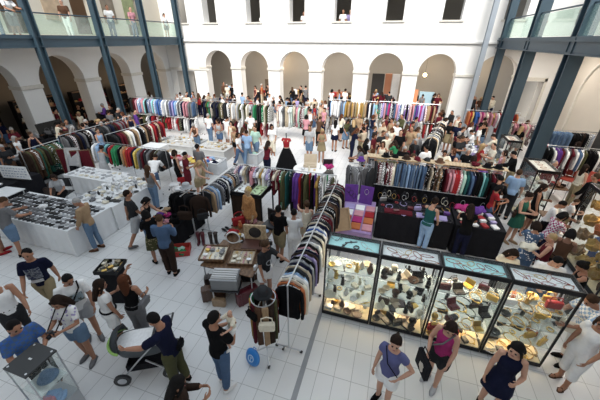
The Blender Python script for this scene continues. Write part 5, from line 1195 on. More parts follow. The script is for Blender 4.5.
# framed trays on a tall black frame table
t = thing('frame_table', 'dark tall table carrying the two framed trays', 'table', (-3.9, 7.55, 0)); part('tabletop', B((-.52, .52, -.52, .48, .90, .94)), BLACKM, t)
for sx in (-1, 1):
    for sy in (-1, 1): part('leg', B((sx*.49-.02, sx*.49+.02, sy*.46-.04, sy*.46, 0, .90)), BLACKM, t)
part('drape', B((-.5, .5, -.5, -.48, .12, .9)), surf('dark_brown_curtain', (.03, .018, .012), .8, 0, 12, .4), t)
for x, lin, lb in ((-4.16, 'white', 'black-framed glazed tray lined in white on dark table'), (-3.64, 'mint', 'black-framed glazed tray lined in pale green on dark table')):
    t = thing('glazed_tray', lb, 'tray', (x, 7.55, .94)); part('tray_frame', B((-.25, .25, -.5, -.46, 0, .08), (-.25, .25, .46, .5, 0, .08), (-.25, -.21, -.46, .46, 0, .08), (.21, .25, -.46, .46, 0, .08)), BLACKM, t)
    part('lining', B((-.21, .21, -.46, .46, 0, .02)), surf('lining_'+lin, PAL[lin] if lin != 'mint' else (.52, .66, .40), .8), t); part('pane', B((-.21, .21, -.46, .46, .07, .075)), PANE, t)
    for k in range(8): ware(rw.choice(['bracelet', 'spectacles', 'watch']), x-.1+.2*(k % 2), 7.2+k*.09, .961, 'maroon' if lin == 'white' else 'olive', '%s piece in the %s-lined glazed tray, %s from front' % ('maroon' if lin == 'white' else 'olive', 'white' if lin == 'white' else 'green', ordinal(k)), 'jewellery', rw.uniform(0, 6), 1.0)
# ------------------------------------------------------------------ round table, dress form
t = thing('round_table', 'round white table with a brown case behind the dress rail', 'table', (-2.75, 10.2, 0)); bm = bmesh.new(); lathe(bm, [(.02, .71), (.62, .72), (.64, .735), (.62, .75), (.02, .75)], 32); part('tabletop', bm, SHINY['white'], t)
bm = bmesh.new(); lathe(bm, [(.3, 0), (.28, .03), (.04, .07), (.035, .70), (.1, .715)], 20); part('pedestal', bm, STEEL, t)
ware('open_case', -2.8, 10.4, .751, 'beige', 'beige open case on the round white table', 'case', .2, 3.6)
for k, (dx, dy, c, kd) in enumerate(((-.2, -.25, 'silver', 'bowl'), (.05, -.3, 'cream', 'figurine'), (.22, -.15, 'gold', 'bracelet'), (-.4, -.05, 'white', 'plate'), (.4, .05, 'silver', 'candlestick'))): ware(kd, -2.75+dx, 10.2+dy, .751, c, '%s %s on the round white table' % (c, kd), None, k, 1.2)
ware('cloth_bundle', -2.15, 10.75, .60, 'magenta', 'magenta garment over chair back beside round table', 'clothes', 0, 1.5, soft=True); folding_chair(-2.15, 10.75, .3, 'chair under the magenta garment beside round table', BLACKPL)
ware('hat', -1.75, 10.1, .0, 'charcoal', 'wide dark hat lying on the floor right of round table', 'hat', 0, 1.8, soft=True)
t = thing('dress_form', 'headless dress form in red top and full black skirt', 'dress form', (-4.15, 11.45, 0)); m = figure('f', 'stand')
bm = bmesh.new(); lathe(bm, [(.22, 0), (.2, .03), (.02, .06), (.018, 1.6), (.03, 1.62), (.012, 1.66)], 16); part('stand', bm, BLACKM, t); put('skirt', m.mesh('skirt:.12:.32'), cloth('black'), t); put('bodice', m.mesh('top:.95:.16:1.43:.02'), cloth('red'), t); put('torso', m.mesh('tank:.9'), surf('form_linen', (.5, .42, .32), .9), t)
# ------------------------------------------------------------------ jewellery stall behind the cabinets
draped_table(-.02, 1.95, 7.4, 8.35, .88, BLACKCLOTH, 'black-draped jewellery stall behind the front cabinets', seed=11, gather=.006)
draped_table(2.0, 3.15, 7.35, 8.35, .88, BLACKCLOTH, 'black-draped stall with red and white goods, right one', seed=12, gather=.006)
draped_table(-1.05, -.1, 6.5, 8.3, .70, surf('lilac_cloth', (.34, .24, .46), .9), 'lilac-draped stall of folded pink scarves beside the long rail', seed=13)
for k in range(12):
    c = ['red', 'orange', 'pink', 'red', 'magenta', 'orange', 'white', 'pink', 'red', 'lavender', 'white', 'pink'][k]
    t = ware('book', -.82+(k % 3)*.3, 6.75+(k//3)*.34, .701, c, '%s folded scarf on the lilac stall, %s' % (c, ordinal(k)), 'scarf', 0, (2.1, 1.7, 1.2), soft=True, name='folded_scarf')
ware('framed_picture', -.88, 6.6, .95, 'tan', 'tan picture frame leaning on the lilac stall', 'picture frame', .5, 1.5, tilt=(1.0, 0))
for k, (x, lb) in enumerate(((-.86, 'purple jewellery board with dark necklaces, left one'), (-.42, 'purple jewellery board with pale necklace, right one'))):
    t = thing('necklace_board', lb, 'board', (x, 8.1, .70), .15-.3*k); o = part('board', B((-.2, .2, -.02, .02, 0, .55), bev=.005), cloth('purple'), t); o.rotation_euler = (R(-12), 0, 0)
    for q in range(3 if k == 0 else 1): nk = put('necklace', WM['necklace'], SHINY['black' if k == 0 else 'silver'], o, (-.09+.09*q if k == 0 else 0, -.026, .40-.09*q), (PI/2, 0, 0), .8)
    part('easel', B((-.02, .02, .05, .2, 0, .3)), WOODM, t)
for k in range(30):
    c = ['black', 'black', 'maroon', 'lavender', 'black', 'gold', 'black', 'purple', 'silver', 'black', 'red', 'lavender'][k % 12]; kd = rw.choice(['purse', 'necklace', 'trinket_box', 'bracelet', 'necklace'])
    ware(kd, .1+(k % 10)*.19, 7.55+(k//10)*.28, .881, c, '%s %s on black jewellery stall, %s row, %s along' % (c, kd.replace('_', ' '), ['front', 'middle', 'back'][k//10], ordinal(k % 10)), None, rw.uniform(-.4, .4), 1.25)
for k, (x, c) in enumerate(((.35, 'maroon'), (.72, 'maroon'), (1.2, 'lavender'), (1.6, 'lavender'))): ware('book', x, 7.55, .882, c, '%s printed cloth on front edge of black stall, %s' % (c, ['leftmost', 'second', 'third', 'rightmost'][k]), 'cloth', 1.57, (2.0, 2.2, 1), soft=True, name='folded_cloth')
for k in range(7):   # black busts with necklaces along the back
    x = .1+k*.28; t = thing('necklace_bust', 'black necklace bust at back of jewellery stall, %s from left' % ordinal(k), 'bust', (x, 8.22, .88))
    bm = bmesh.new(); lathe(bm, [(.07, 0), (.07, .015), (.02, .03), (.03, .10), (.085, .16), (.09, .22), (.045, .27), (.035, .33), (.03, .335)], 14); part('bust', bm, BLACKCLOTH, t, True)
    nk = put('necklace', WM['necklace'], SHINY[['silver', 'gold', 'silver', 'red', 'gold', 'silver', 'cream'][k]], t, (0, -.085, .21), (1.25, 0, 0), .7)
for k in range(16):
    c = ['red', 'white', 'red', 'white', 'cream', 'red', 'white', 'lavender'][k % 8]; ware(rw.choice(['trinket_box', 'book', 'plate']), 2.2+(k % 4)*.24, 7.5+(k//4)*.2, .881, c, '%s piece on right-hand black stall, %s row, %s along' % (c, ['front', 'second', 'third', 'back'][k//4], ordinal(k % 4)), 'jewellery', .3, 1.15)
ware('cloth_bundle', 2.6, 8.2, .881, 'purple', 'purple bag heap at the back of the right-hand black stall', 'bag', 0, 1.6, soft=True); ware('cloth_bundle', 2.25, 8.25, .881, 'magenta', 'magenta bag heap beside the purple one on black stall', 'bag', 0, 1.4, soft=True)
t = thing('hanging_strap', 'orange beaded strap on a small stand, right-hand black stall', 'strap', (3.02, 8.2, .88)); bm = bmesh.new(); tube(bm, [(-.06, 0, .42), (-.05, -.02, .2), (0, -.03, .06), (.05, -.02, .2), (.06, 0, .42)], .014, 8); part('strap', bm, SHINY['orange'], t); part('stand', B((-.08, .08, .0, .02, .41, .44), (-.01, .01, 0, .02, 0, .42), (-.08, .08, -.05, .07, 0, .02)), BLACKM, t)
t = thing('backdrop_cloth', 'black backdrop cloth hung below the hat-shelf clothes behind jewellery stall', 'backdrop', (1.55, 9.28, 0))
bm = bmesh.new(); rows = []
for z in (0, .4, .85): rows.append([bm.verts.new((-2.0+4.0*k/80, .02*math.sin(k*.9)+.012*math.sin(k*.31), z)) for k in range(81)])
for p_, q_ in zip(rows, rows[1:]):
    for k in range(80): bm.faces.new((p_[k], p_[k+1], q_[k+1], q_[k]))
bmesh.ops.solidify(bm, geom=bm.faces[:], thickness=.008); part('cloth', bm, BLACKCLOTH, t)
bm = bmesh.new(); tube(bm, [(-2.02, 0, .86), (2.02, 0, .86)], .012, 8); part('rod', bm, STEEL, t)
for s in (-2.0, 2.0): bm = bmesh.new(); tube(bm, [(s, 0, 0), (s, 0, .86)], .012, 8); part('post', bm, STEEL, t)
for k in range(14): ware('necklace', -.3+k*.28, 9.25, .62-.12*(k % 2), ['silver', 'gold', 'cream', 'red', 'silver', 'gold'][k % 6], '%s necklace pinned on black backdrop, %s from left' % (['silver', 'gold', 'cream', 'red', 'silver', 'gold'][k % 6], ordinal(k)), None, 0, (.8, 1.1, 1), tilt=(PI/2, 0))
# ------------------------------------------------------------------ right side: armchairs, tables
def armchair(x, y, rot, label):
    t = thing('red_chair', label, 'chair', (x, y, 0), rot); m_ = surf('red_upholstery', (.36, .05, .03), .7, 0, 10, .2)
    part('seat', B((-.26, .26, -.25, .25, .40, .48), bev=.03), m_, t); o = part('backrest', B((-.25, .25, -.03, .03, 0, .5), bev=.025), m_, t); o.location = (0, .25, .5); o.rotation_euler = (R(-14), 0, 0)
    for sx in (-1, 1):
        for sy in (-1, 1): bm = bmesh.new(); tube(bm, [(sx*.23, sy*.21, .41), (sx*.25, sy*.26, 0)], [.02, .014], 8); part('leg', bm, WOODM, t)
armchair(7.0, 12.1, -.9, 'red upholstered chair below the purple shirts, nearer one'); armchair(6.85, 12.95, -.7, 'red upholstered chair half under the purple shirts'); armchair(7.75, 11.2, -1.2, 'red upholstered chair at the right edge')
small_table(5.9, 12.0, .8, .8, .5, WOODM, 'low wooden table left of the red chairs')
for k, c in enumerate(('maroon', 'charcoal', 'red', 'brown', 'black')): ware('cloth_bundle', 5.65+.13*k, 11.8+.1*(k % 3), .501, c, '%s bundle on the low wooden table, %s' % (c, ordinal(k)), 'clothes', k, .9, soft=True)
draped_table(3.3, 4.1, 13.2, 15.0, .8, WHITECLOTH, 'white stall table in front of the second right post', seed=15); draped_table(5.5, 7.6, 18.9, 19.6, .85, WHITECLOTH, 'white stall table before the back doorway at right', seed=16)
for k in range(14): ware(rw.choice(['cloth_bundle', 'handbag', 'hat']), 3.5+.4*(k % 2), 13.35+(k//2)*.24, .801, rw.choice(['pink', 'white', 'cream', 'lavender', 'grey']), 'pale ware on the white stall by second right post, %s' % ordinal(k), 'ware', k, .9, soft=True)
for k in range(12): ware(rw.choice(['cloth_bundle', 'handbag', 'vase']), 5.65+.16*k, 19.2, .851, rw.choice(['orange', 'brown', 'pink', 'gold', 'cream']), 'warm-coloured ware before the back doorway, %s from left' % ordinal(k), 'ware', k, .9, soft=True)
draped_table(3.1, 3.62, 10.0, 12.5, .85, surf('pink_print_cloth', (.5, .25, .3), .9, 0, 9, .5), 'stall of folded pink and purple shawls right of hat shelf', seed=17)
for k in range(12): c = ['black', 'pink', 'lavender', 'maroon', 'navy', 'magenta', 'white', 'purple', 'red', 'pink', 'grey', 'teal'][k]; ware('book', 3.36, 10.12+k*.2, .851, c, '%s folded shawl on stall right of hat shelf, %s from near end' % (c, ordinal(k)), 'shawl', 1.57, (2.0, 2.8, 1.4), soft=True, name='folded_shawl')
small_table(4.75, 9.0, .5, .6, .7, WOODM, 'small brown table in front of the narrow showcase')
# small jewellery stand at the front left
t = thing('jewellery_stand', 'black pedestal table with a tray of golden trinkets, front left', 'stand', (-5.18, 3.36, 0), .3); t.scale = (.86, .86, .96); part('tabletop', B((-.27, .27, -.24, .24, .90, .94)), BLACKM, t); part('column', B((-.2, .2, -.18, .18, 0, .90)), BLACKCLOTH, t); part('rim', B((-.27, .27, -.24, -.22, .94, .99), (-.27, .27, .22, .24, .94, .99), (-.27, -.25, -.22, .22, .94, .99), (.25, .27, -.22, .22, .94, .99)), BLACKM, t)
for k in range(36):
    kd = rw.choice(['bracelet', 'watch', 'trinket_box', 'necklace']); c = rw.choice(['gold', 'silver', 'khaki', 'black', 'cream', 'olive']); v = Matrix.Rotation(.3, 3, 'Z') @ Vector((-.17+.068*(k % 6), -.15+.06*(k//6), 0))
    ware(kd, -5.18+v.x, 3.36+v.y, .904, c, '%s %s in the trinket tray at front left' % (c, kd.replace('_', ' ')), None, rw.uniform(0, 6), .75, '%s %s pieces in the front-left tray' % (c, kd.replace('_', ' ')))
t = thing('standing_card', 'upright white price card in the front-left trinket tray', 'card', (-5.16, 3.42, .905), .3); part('card', B((-.02, .02, -.12, .12, .0, .012)), SHINY['white'], t).rotation_euler = (R(60), 0, 0); part('card_foot', B((-.03, .03, -.03, .03, 0, .01)), STEEL, t)
# ------------------------------------------------------------------ pushchair
t = thing('pushchair', 'grey and lime pushchair with white lining at lower left', 'pushchair', (-3.42, 2.28, 0), R(118)); LIME = surf('lime_fabric', (.30, .48, .14), .8); PGREY = surf('pushchair_grey', (.10, .11, .12), .8)
bm = bmesh.new(); rings = []
for z, w, l in ((.48, .15, .30), (.55, .19, .38), (.72, .22, .43), (.74, .22, .43)): rings.append([(w*math.copysign(abs(math.cos(2*PI*k/24))**.6, math.cos(2*PI*k/24)), l*math.copysign(abs(math.sin(2*PI*k/24))**.6, math.sin(2*PI*k/24)), z) for k in range(24)])
loft(bm, rings); part('carrycot', bm, PGREY, t, True)
bm = bmesh.new(); rings = [[(.19*math.copysign(abs(math.cos(2*PI*k/24))**.6, math.cos(2*PI*k/24)), .39*math.copysign(abs(math.sin(2*PI*k/24))**.6, math.sin(2*PI*k/24)), z) for k in range(24)] for z in (.70, .755)]; loft(bm, rings); part('white_lining', bm, SHINY['white'], t)
bm = bmesh.new()
for a0 in range(7):
    pass
rings = []
for j in range(8):
    a = R(-5+95*j/7); rings.append([Vector((.235*math.cos(PI*k/14), .30+.17*math.cos(a)*1.0*math.sin(PI*k/14)*(1)+.0, .74+.30*math.sin(a)*math.sin(PI*k/14))) for k in range(15)])
vs = [[bm.verts.new(p) for p in r_] for r_ in rings]
for p, q in zip(vs, vs[1:]):
    for k in range(14): bm.faces.new((p[k], p[k+1], q[k+1], q[k]))
bmesh.ops.solidify(bm, geom=bm.faces[:], thickness=.012); hood = part('hood', bm, PGREY, t, True)
bm = bmesh.new(); tube(bm, [Vector((.245*math.cos(PI*k/16), .30+.19*math.sin(PI*k/16), .74+.06*math.sin(PI*k/16))) for k in range(17)], .022, 8); part('hood_trim', bm, LIME, hood)
bm = bmesh.new(); tube(bm, [(-.23, .30, .74), (-.16, .30, .96), (0, .30, 1.05), (.16, .30, .96), (.23, .30, .74)], .014, 8); part('hood_bow', bm, BLACKPL, hood)
for sx in (-1, 1):
    bm = bmesh.new(); tube(bm, [(sx*.24, .38, .13), (sx*.235, .05, .52), (sx*.22, -.35, .95), (sx*.19, -.50, 1.02)], .014, 8); part('frame_side', bm, STEEL, t)
    bm = bmesh.new(); tube(bm, [(sx*.24, -.38, .13), (sx*.235, -.05, .50)], .014, 8); part('rear_strut', bm, STEEL, t)
    for y in (-.38, .38):
        bm = bmesh.new(); tube(bm, [(sx*.27-.02, y, .13), (sx*.27+.02, y, .13)], .13, 20); wl = part('wheel', bm, BLACKPL, t)
        bm = bmesh.new(); tube(bm, [(sx*.27-.024, y, .13), (sx*.27+.024, y, .13)], .07, 14); part('hub', bm, STEEL, wl)
bm = bmesh.new(); tube(bm, [(-.19, -.50, 1.02), (.19, -.50, 1.02)], .018, 8); part('handle', bm, BLACKPL, t)
bm = bmesh.new(); tube(bm, [(-.23, -.12, .80), (-.15, -.20, .86), (.15, -.20, .86), (.23, -.12, .80)], .018, 8); part('bumper_bar', bm, BLACKPL, t)
bm = B((-.2, .2, -.3, .3, .22, .25), (-.2, .2, -.3, -.28, .25, .36), (-.2, .2, .28, .3, .25, .36), (-.2, -.18, -.28, .28, .25, .36), (.18, .2, -.28, .28, .25, .36)); part('basket', bm, BLACKCLOTH, t)
# ------------------------------------------------------------------ people in the foreground
man_navy = person(-6.14, 2.65, 40, 'man in navy printed T-shirt and khaki trousers walking, left foreground', 'm', 'walk', ('tee', 'navy'), ('trousers', 'khaki'), ('short', 'black'), 'tanned', 'brown', 1.78)
def chest_print(o, F, mat, name, w, h, z=1.20, depth=.150):
    """a printed patch lying on the chest of a shirt"""
    bm = bmesh.new(); n = 8
    for i in range(n):
        for j in range(n):
            pass
    vs = []
    for j in range(n+1):
        row = []
        for i in range(n+1):
            u = -w+2*w*i/n; zz = z-h+2*h*j/n; y = -(depth)*math.sqrt(max(.05, 1-(u/.24)**2)); row.append(bm.verts.new(F.T((u, y, zz))))
        vs.append(row)
    for j in range(n):
        for i in range(n): bm.faces.new((vs[j][i], vs[j][i+1], vs[j+1][i+1], vs[j+1][i]))
    bmesh.ops.solidify(bm, geom=bm.faces[:], thickness=.004)
    return part(name, bm, mat, o, True)
def print_mat(name, cols, scale):
    m, nt, b = _nodes(name); v = nt.nodes.new('ShaderNodeTexNoise'); v.inputs['Scale'].default_value = scale; v.inputs['Detail'].default_value = 3; nt.links.new(_coords(nt, 1), v.inputs['Vector'])
    r = nt.nodes.new('ShaderNodeValToRGB'); r.color_ramp.interpolation = 'CONSTANT'
    for i, c in enumerate(cols):
        e = r.color_ramp.elements[i] if i < 2 else r.color_ramp.elements.new(.5)
        e.position = .35+.3*i/len(cols) if i else 0; e.color = (*c, 1)
    nt.links.new(v.outputs['Fac'], r.inputs[0]); nt.links.new(r.outputs[0], b.inputs['Base Color']); b.inputs['Roughness'].default_value = .85
    return m
chest_print(man_navy, figure('m', 'walk'), print_mat('grey_print', [(.10, .11, .16), (.30, .32, .36), (.05, .06, .12)], 16), 'chest_print', .12, .12, 1.22)
chest_print(man_navy, figure('m', 'walk'), print_mat('white_print', [(.6, .6, .62), (.75, .75, .75)], 8), 'chest_print', .10, .035, 1.04, .145)
o = person(-4.88, 2.40, 55, 'man in white T-shirt with a landscape print, dark bag strap', 'm', 'lookdown', ('tee', 'white'), ('shorts', 'light grey'), ('short', 'black'), 'tanned', 'grey', 1.74)
chest_print(o, figure('m', 'lookdown'), print_mat('landscape_print', [(.25, .33, .40), (.40, .48, .52), (.16, .18, .16), (.3, .25, .2)], 7), 'chest_print', .14, .09, 1.20)
bm = bmesh.new(); F = figure('m', 'lookdown'); tube(bm, [F.T((.12, -.10, 1.36)), F.T((.12, -.02, 1.46)), F.T((.06, .12, 1.33)), F.T((-.14, .14, 1.02))], .014, 6); tube(bm, [F.T((.12, -.10, 1.36)), F.T((.0, -.165, 1.2)), F.T((-.17, -.12, 1.0))], .014, 6); tag(put('shoulder_strap', mesh_of(bm, 'strap', True), BLACKCLOTH, None, o.location, o.rotation_euler.z, o.scale[0]), 'dark strap across the landscape-print T-shirt', 'strap')
o = person(-4.58, 2.05, 15, 'curly-haired woman with camera, white top and denim shorts', 'f', 'hold', ('tee', 'white', 'print', 'lavender'), ('shorts', 'faded denim'), ('curly', 'dark brown'), 'tanned', 'grey', 1.68)
F = figure('f', 'hold'); p = local_of(o, (F.hand(0)+F.hand(1))/2)
t = thing('photo_camera', 'black camera held by the curly-haired woman in denim shorts', 'camera', p, R(15)); part('body', B((-.065, .065, -.03, .03, -.04, .045), (-.03, .03, -.025, .025, .045, .065), bev=.006), BLACKPL, t); bm = bmesh.new(); tube(bm, [(0, -.03, 0), (0, -.09, 0)], [.036, .032], 14); part('lens', bm, BLACKM, t, True)
bm = bmesh.new(); q = Vector(p); inv = Matrix.Rotation(-R(15), 3, 'Z'); n1 = Vector(local_of(o, F.T((.09, -.03, 1.44))))-q; n2 = Vector(local_of(o, F.T((-.09, -.03, 1.44))))-q; nb = Vector(local_of(o, F.T((0, .08, 1.46))))-q
tube(bm, [(.065, 0, .03), inv @ n1, inv @ nb, inv @ n2, (-.065, 0, .03)], .010, 6); part('neck_strap', bm, BLACKCLOTH, t)
o = person(-4.29, 2.48, 160, 'woman in white blouse and white shorts seen from behind', 'f', 'hold2', ('blouse', 'white'), ('shorts', 'white'), ('long', 'dark brown'), 'tanned', 'tan', 1.66)
F = figure('f', 'hold2'); bm = bmesh.new(); tube(bm, [F.T((.155*math.cos(k*2*PI/20), .125*math.sin(k*2*PI/20), .99)) for k in range(21)], .02, 6); put('belt', mesh_of(bm, 'belt'), BLACKCLOTH, o)
o = person(-3.96, 2.71, 195, 'auburn-haired woman in black top and grey trousers at trinket tray', 'f', 'up', ('tank', 'black'), ('trousers', 'grey'), ('long', 'auburn'), 'tanned', 'black', 1.68)
F = figure('f', 'up'); bag_on(local_of(o, F.T((-.26, .05, .98))), 'grey', 'grey shoulder bag of the auburn-haired woman in black', R(100), .8)
person(-4.70, 1.48, 80, 'man in blue checked shirt behind the glass pedestal case', 'm', 'hold', ('tee', 'denim blue', 'check', 'blue'), ('trousers', 'black'), ('short', 'black'), 'tanned', 'white', 1.72)
person(-5.96, 1.96, 70, 'person in white top and charcoal trousers at the left picture edge', 'm', 'walk2', ('tank', 'white'), ('trousers', 'charcoal'), ('short', 'dark brown'), 'tanned', 'black', 1.74)
o = person(-2.73, 2.16, -75, 'man in dark navy polo bending over the pushchair', 'm', 'browse2', ('tee', 'navy'), ('trousers', 'olive'), ('short', 'black'), 'tanned', 'black', 1.78)
F = figure('m', 'browse2'); ware('purse', *local_of(o, F.T((-.02, .17, .95))), 'black', 'black waist bag on the back of the navy polo man', 'bag', R(-75), 1.1, soft=True)
person(-2.03, 1.51, 130, 'black-haired woman in dark brown jacket at bottom edge', 'f', 'hold', ('jacket', 'dark brown'), ('trousers', 'black'), ('long', 'black'), 'tanned', 'black', 1.64)
o = person(-2.02, 2.38, 165, 'man in black T-shirt and jeans carrying a baby', 'm', 'fold', ('tee', 'black'), ('jeans', 'denim blue'), ('short', 'black'), 'tanned', 'white', 1.80)
POSES['baby'] = dict(legs=((50, 60), (45, 60)), arms=((60, 20, 40, 10), (60, 20, 40, 10)), head=(10, 20), drop=.30)
F = figure('m', 'fold'); c = local_of(o, F.T((-.13, -.20, 1.16)))
b_ = person(c.x, c.y, -20, 'bald baby looking over the shoulder of man in black T-shirt', 'm', 'baby', ('tee', 'cream'), ('shorts', 'white'), None, 'fair', 'white', .80, None, c.z-.14)
o = person(0.49, 2.88, -25, 'woman in violet blouse and white shorts looking at the cabinets', 'f', 'hips', ('blouse', 'violet blue'), ('shorts', 'white'), ('ponytail', 'dark brown'), 'fair', 'black', 1.66)
o.children[0].material_slots[0].material = cloth('violet blue')
F = figure('f', 'hips'); bm = bmesh.new(); tube(bm, [F.T((-.11, -.03, 1.44)), F.T((.0, -.15, 1.25)), F.T((.17, -.10, 1.02))], .008, 6); put('thin_strap', mesh_of(bm, 's'), BLACKCLOTH, o)
o = person(1.26, 3.43, -35, 'woman in magenta tank top with a black bag, before third cabinet', 'f', 'lookdown', ('tank', 'magenta'), ('shorts', 'charcoal'), ('long', 'dark brown'), 'fair', 'light grey', 1.66)
F = figure('f', 'lookdown'); p = local_of(o, F.hand(1)+Vector((0, -.05, -.20)))
t = thing('tote_bag', 'black tote with a white figure carried by the magenta-topped woman', 'bag', p, R(-70)); part('bag_body', B((-.17, .17, -.035, .035, -.17, .17), bev=.012), BLACKCLOTH, t)
bm = bmesh.new(); vs = ball(bm, (0, 0, 0), (.07, .006, .09), 14, 8)
for v in vs: v.co += Vector((noise.noise(v.co*20)*.03, 0, noise.noise(v.co*17+Vector((3, 0, 0)))*.03))
bmesh.ops.translate(bm, verts=bm.verts[:], vec=(.02, -.038, -.03)); part('white_figure', bm, surf('cream_print', (.6, .56, .5), .8), t)
bm = bmesh.new(); tube(bm, [(-.1, 0, .16), (-.08, 0, .30), (.08, 0, .30), (.1, 0, .16)], .010, 6); part('bag_handle', bm, BLACKCLOTH, t)
bm = bmesh.new(); tube(bm, [F.T((.11, -.02, 1.45)), F.T((.02, -.15, 1.25)), F.T((-.17, -.10, .98))], .014, 6); put('bag_strap', mesh_of(bm, 's'), cloth('grey'), o)
person(2.06, 3.28, -20, 'woman in navy ruffled dress in front of the rightmost cabinet', 'f', 'hold2', ('shortdress', 'navy'), None, ('bob', 'black'), 'fair', 'black', 1.66)
o = person(3.38, 4.11, -60, 'woman in white top and white capri trousers at right edge', 'f', 'stand2', ('blouse', 'white'), ('capri', 'white'), ('bob', 'brown'), 'tanned', 'brown', 1.68, sandals=True)
F = figure('f', 'stand2'); bag_on(local_of(o, F.T((-.30, -.02, 1.02))), 'cream', 'cream and black handbag under arm of the white capri woman', R(-20), .95)
person(3.57, 4.56, -80, 'person in blue checked shirt and white trousers, right of cabinets', 'm', 'browse', ('tee', 'light blue', 'check', 'white'), ('trousers', 'white'), ('short', 'brown'), 'tanned', 'black', 1.74)
person(3.85, 5.53, -100, 'dark-haired person in black sleeveless top beside the tall golden case', 'f', 'browse2', ('tank', 'black'), ('trousers', 'black'), ('bun', 'black'), 'tanned', 'black', 1.64)
# ------------------------------------------------------------------ left middle
person(-8.95, 3.78, 175, 'man in grey T-shirt and denim shorts at the corner stall', 'm', 'browse', ('tee', 'grey'), ('long_shorts', 'faded denim'), ('short', 'brown'), 'tanned', 'black', 1.76)
person(-9.50, 3.69, 165, 'person in black T-shirt and patterned shorts at left edge of stall', 'm', 'browse2', ('tee', 'black'), ('long_shorts', 'olive', 'print', 'khaki'), ('short', 'black'), 'tanned', 'red', 1.74)
person(-7.20, 4.56, -70, 'grey-haired man in tan shirt and jeans beside the white stall', 'm', 'lookdown', ('shirt', 'tan'), ('jeans', 'faded denim'), ('short', 'grey'), 'tanned', 'brown', 1.70)
person(-6.25, 5.15, 150, 'man in charcoal T-shirt and grey shorts walking from the stalls', 'm', 'walk', ('tee', 'charcoal'), ('long_shorts', 'light grey'), ('short', 'dark brown'), 'tanned', 'grey', 1.80)
person(-4.63, 4.37, -160, 'man in denim-blue shirt and dark trousers, middle left', 'm', 'hold', ('shirt', 'denim blue'), ('trousers', 'dark brown'), ('short', 'brown'), 'tanned', 'black', 1.76)
person(-5.23, 4.62, -120, 'dark-haired woman in black beside the denim-blue shirt man', 'f', 'hold', ('tee', 'black'), ('skirt', 'olive', 'print', 'khaki'), ('bob', 'black'), 'tanned', 'black', 1.62)
person(-5.86, 5.63, 100, 'woman in black tank top bending over purse stall', 'f', 'browse', ('tank', 'black'), ('jeans', 'denim blue'), ('bob', 'black'), 'fair', 'black', 1.66)
person(-7.57, 6.88, 180, 'woman in taupe top and jeans beside the china stall', 'f', 'stand', ('tank', 'grey'), ('jeans', 'faded denim'), ('long', 'brown'), 'tanned', 'black', 1.66)
person(-7.84, 7.64, -160, 'person in white T-shirt bending at the jacket rail', 'm', 'bend', ('tee', 'white'), ('jeans', 'denim blue'), ('short', 'dark brown'), 'tanned', 'black', 1.74)
person(-10.45, 7.79, 185, 'woman in pale grey dress standing before coloured jackets', 'f', 'browse', ('shortdress', 'light grey'), None, ('bun', 'dark brown'), 'tanned', 'tan', 1.62)
o = person(-10.35, 6.12, 40, 'seated seller in grey T-shirt behind the grey boxes', 'f', 'sit', ('tee', 'light grey'), ('jeans', 'black'), ('bob', 'dark brown'), 'tanned', 'black', 1.66)
red_bag = person(-7.31, 8.33, 150, 'woman in black top and shorts with a red bag', 'f', 'stand2', ('tank', 'black'), ('shorts', 'black'), ('bob', 'dark brown'), 'fair', 'black', 1.68).name
F = figure('f', 'stand2'); hp = local_of(bpy.data.objects[red_bag], F.hand(1)); ware('handbag', hp.x, hp.y, hp.z-.42, 'red', 'bright red bag carried by woman in black top', 'bag', .6, 1.3, soft=True)
person(-6.83, 8.22, 120, 'person in maroon T-shirt beside the woman with red bag', 'm', 'hold', ('tee', 'maroon'), ('long_shorts', 'maroon'), ('short', 'black'), 'tanned', 'black', 1.70)
person(-7.04, 8.98, 175, 'person in grey-brown T-shirt behind the maroon one', 'm', 'stand', ('tee', 'grey'), ('trousers', 'khaki'), ('short', 'black'), 'tanned', 'brown', 1.76)
person(-6.12, 7.87, 90, 'blond woman leaning at the short rail', 'f', 'browse', ('tank', 'beige'), ('shorts', 'khaki'), ('long', 'blond'), 'fair', 'tan', 1.64)
# ------------------------------------------------------------------ walkers in the middle
person(-6.30, 11.23, 80, 'brown-haired woman in white top and jeans, left of walking pair', 'f', 'walk', ('tee', 'white'), ('jeans', 'denim blue'), ('bob', 'dark brown'), 'tanned', 'black', 1.66)
person(-6.00, 11.46, -170, 'man in pale blue shirt and jeans, right of walking pair', 'm', 'walk2', ('tee', 'light blue'), ('jeans', 'faded denim'), ('short', 'dark brown'), 'tanned', 'black', 1.74)
person(-5.92, 12.16, -10, 'man in mint T-shirt and denim shorts walking in open aisle', 'm', 'walk', ('tee', 'mint'), ('long_shorts', 'faded denim'), ('short', 'brown'), 'fair', 'white', 1.76)
person(-5.35, 12.78, 10, 'woman in white top and cream trousers with a strap, open aisle', 'f', 'stand2', ('tee', 'white'), ('capri', 'cream'), ('bob', 'black'), 'tanned', 'white', 1.68)
person(-4.61, 10.38, 175, 'woman in dark red top at the rail behind the framed trays', 'f', 'browse', ('tank', 'maroon'), ('jeans', 'navy'), ('long', 'dark brown'), 'tanned', 'black', 1.66)
person(-3.54, 12.93, 0, 'person in light grey T-shirt and denim shorts near the dress form', 'm', 'stand', ('tee', 'light grey'), ('long_shorts', 'faded denim'), ('short', 'black'), 'tanned', 'grey', 1.74)
person(-4.37, 15.45, 175, 'person in pink top behind the light grey T-shirt', 'f', 'fold', ('tee', 'pink'), ('skirt', 'black'), ('bob', 'black'), 'tanned', 'black', 1.68)
person(-2.93, 12.85, 15, 'blond woman in khaki dress right of the grey T-shirt', 'f', 'hold', ('shortdress', 'khaki'), None, ('long', 'blond'), 'tanned', 'tan', 1.68)
person(-2.66, 14.59, 180, 'woman in white top and short navy skirt facing away', 'f', 'stand', ('tee', 'white'), ('miniskirt', 'navy'), ('long', 'black'), 'tanned', 'black', 1.68)
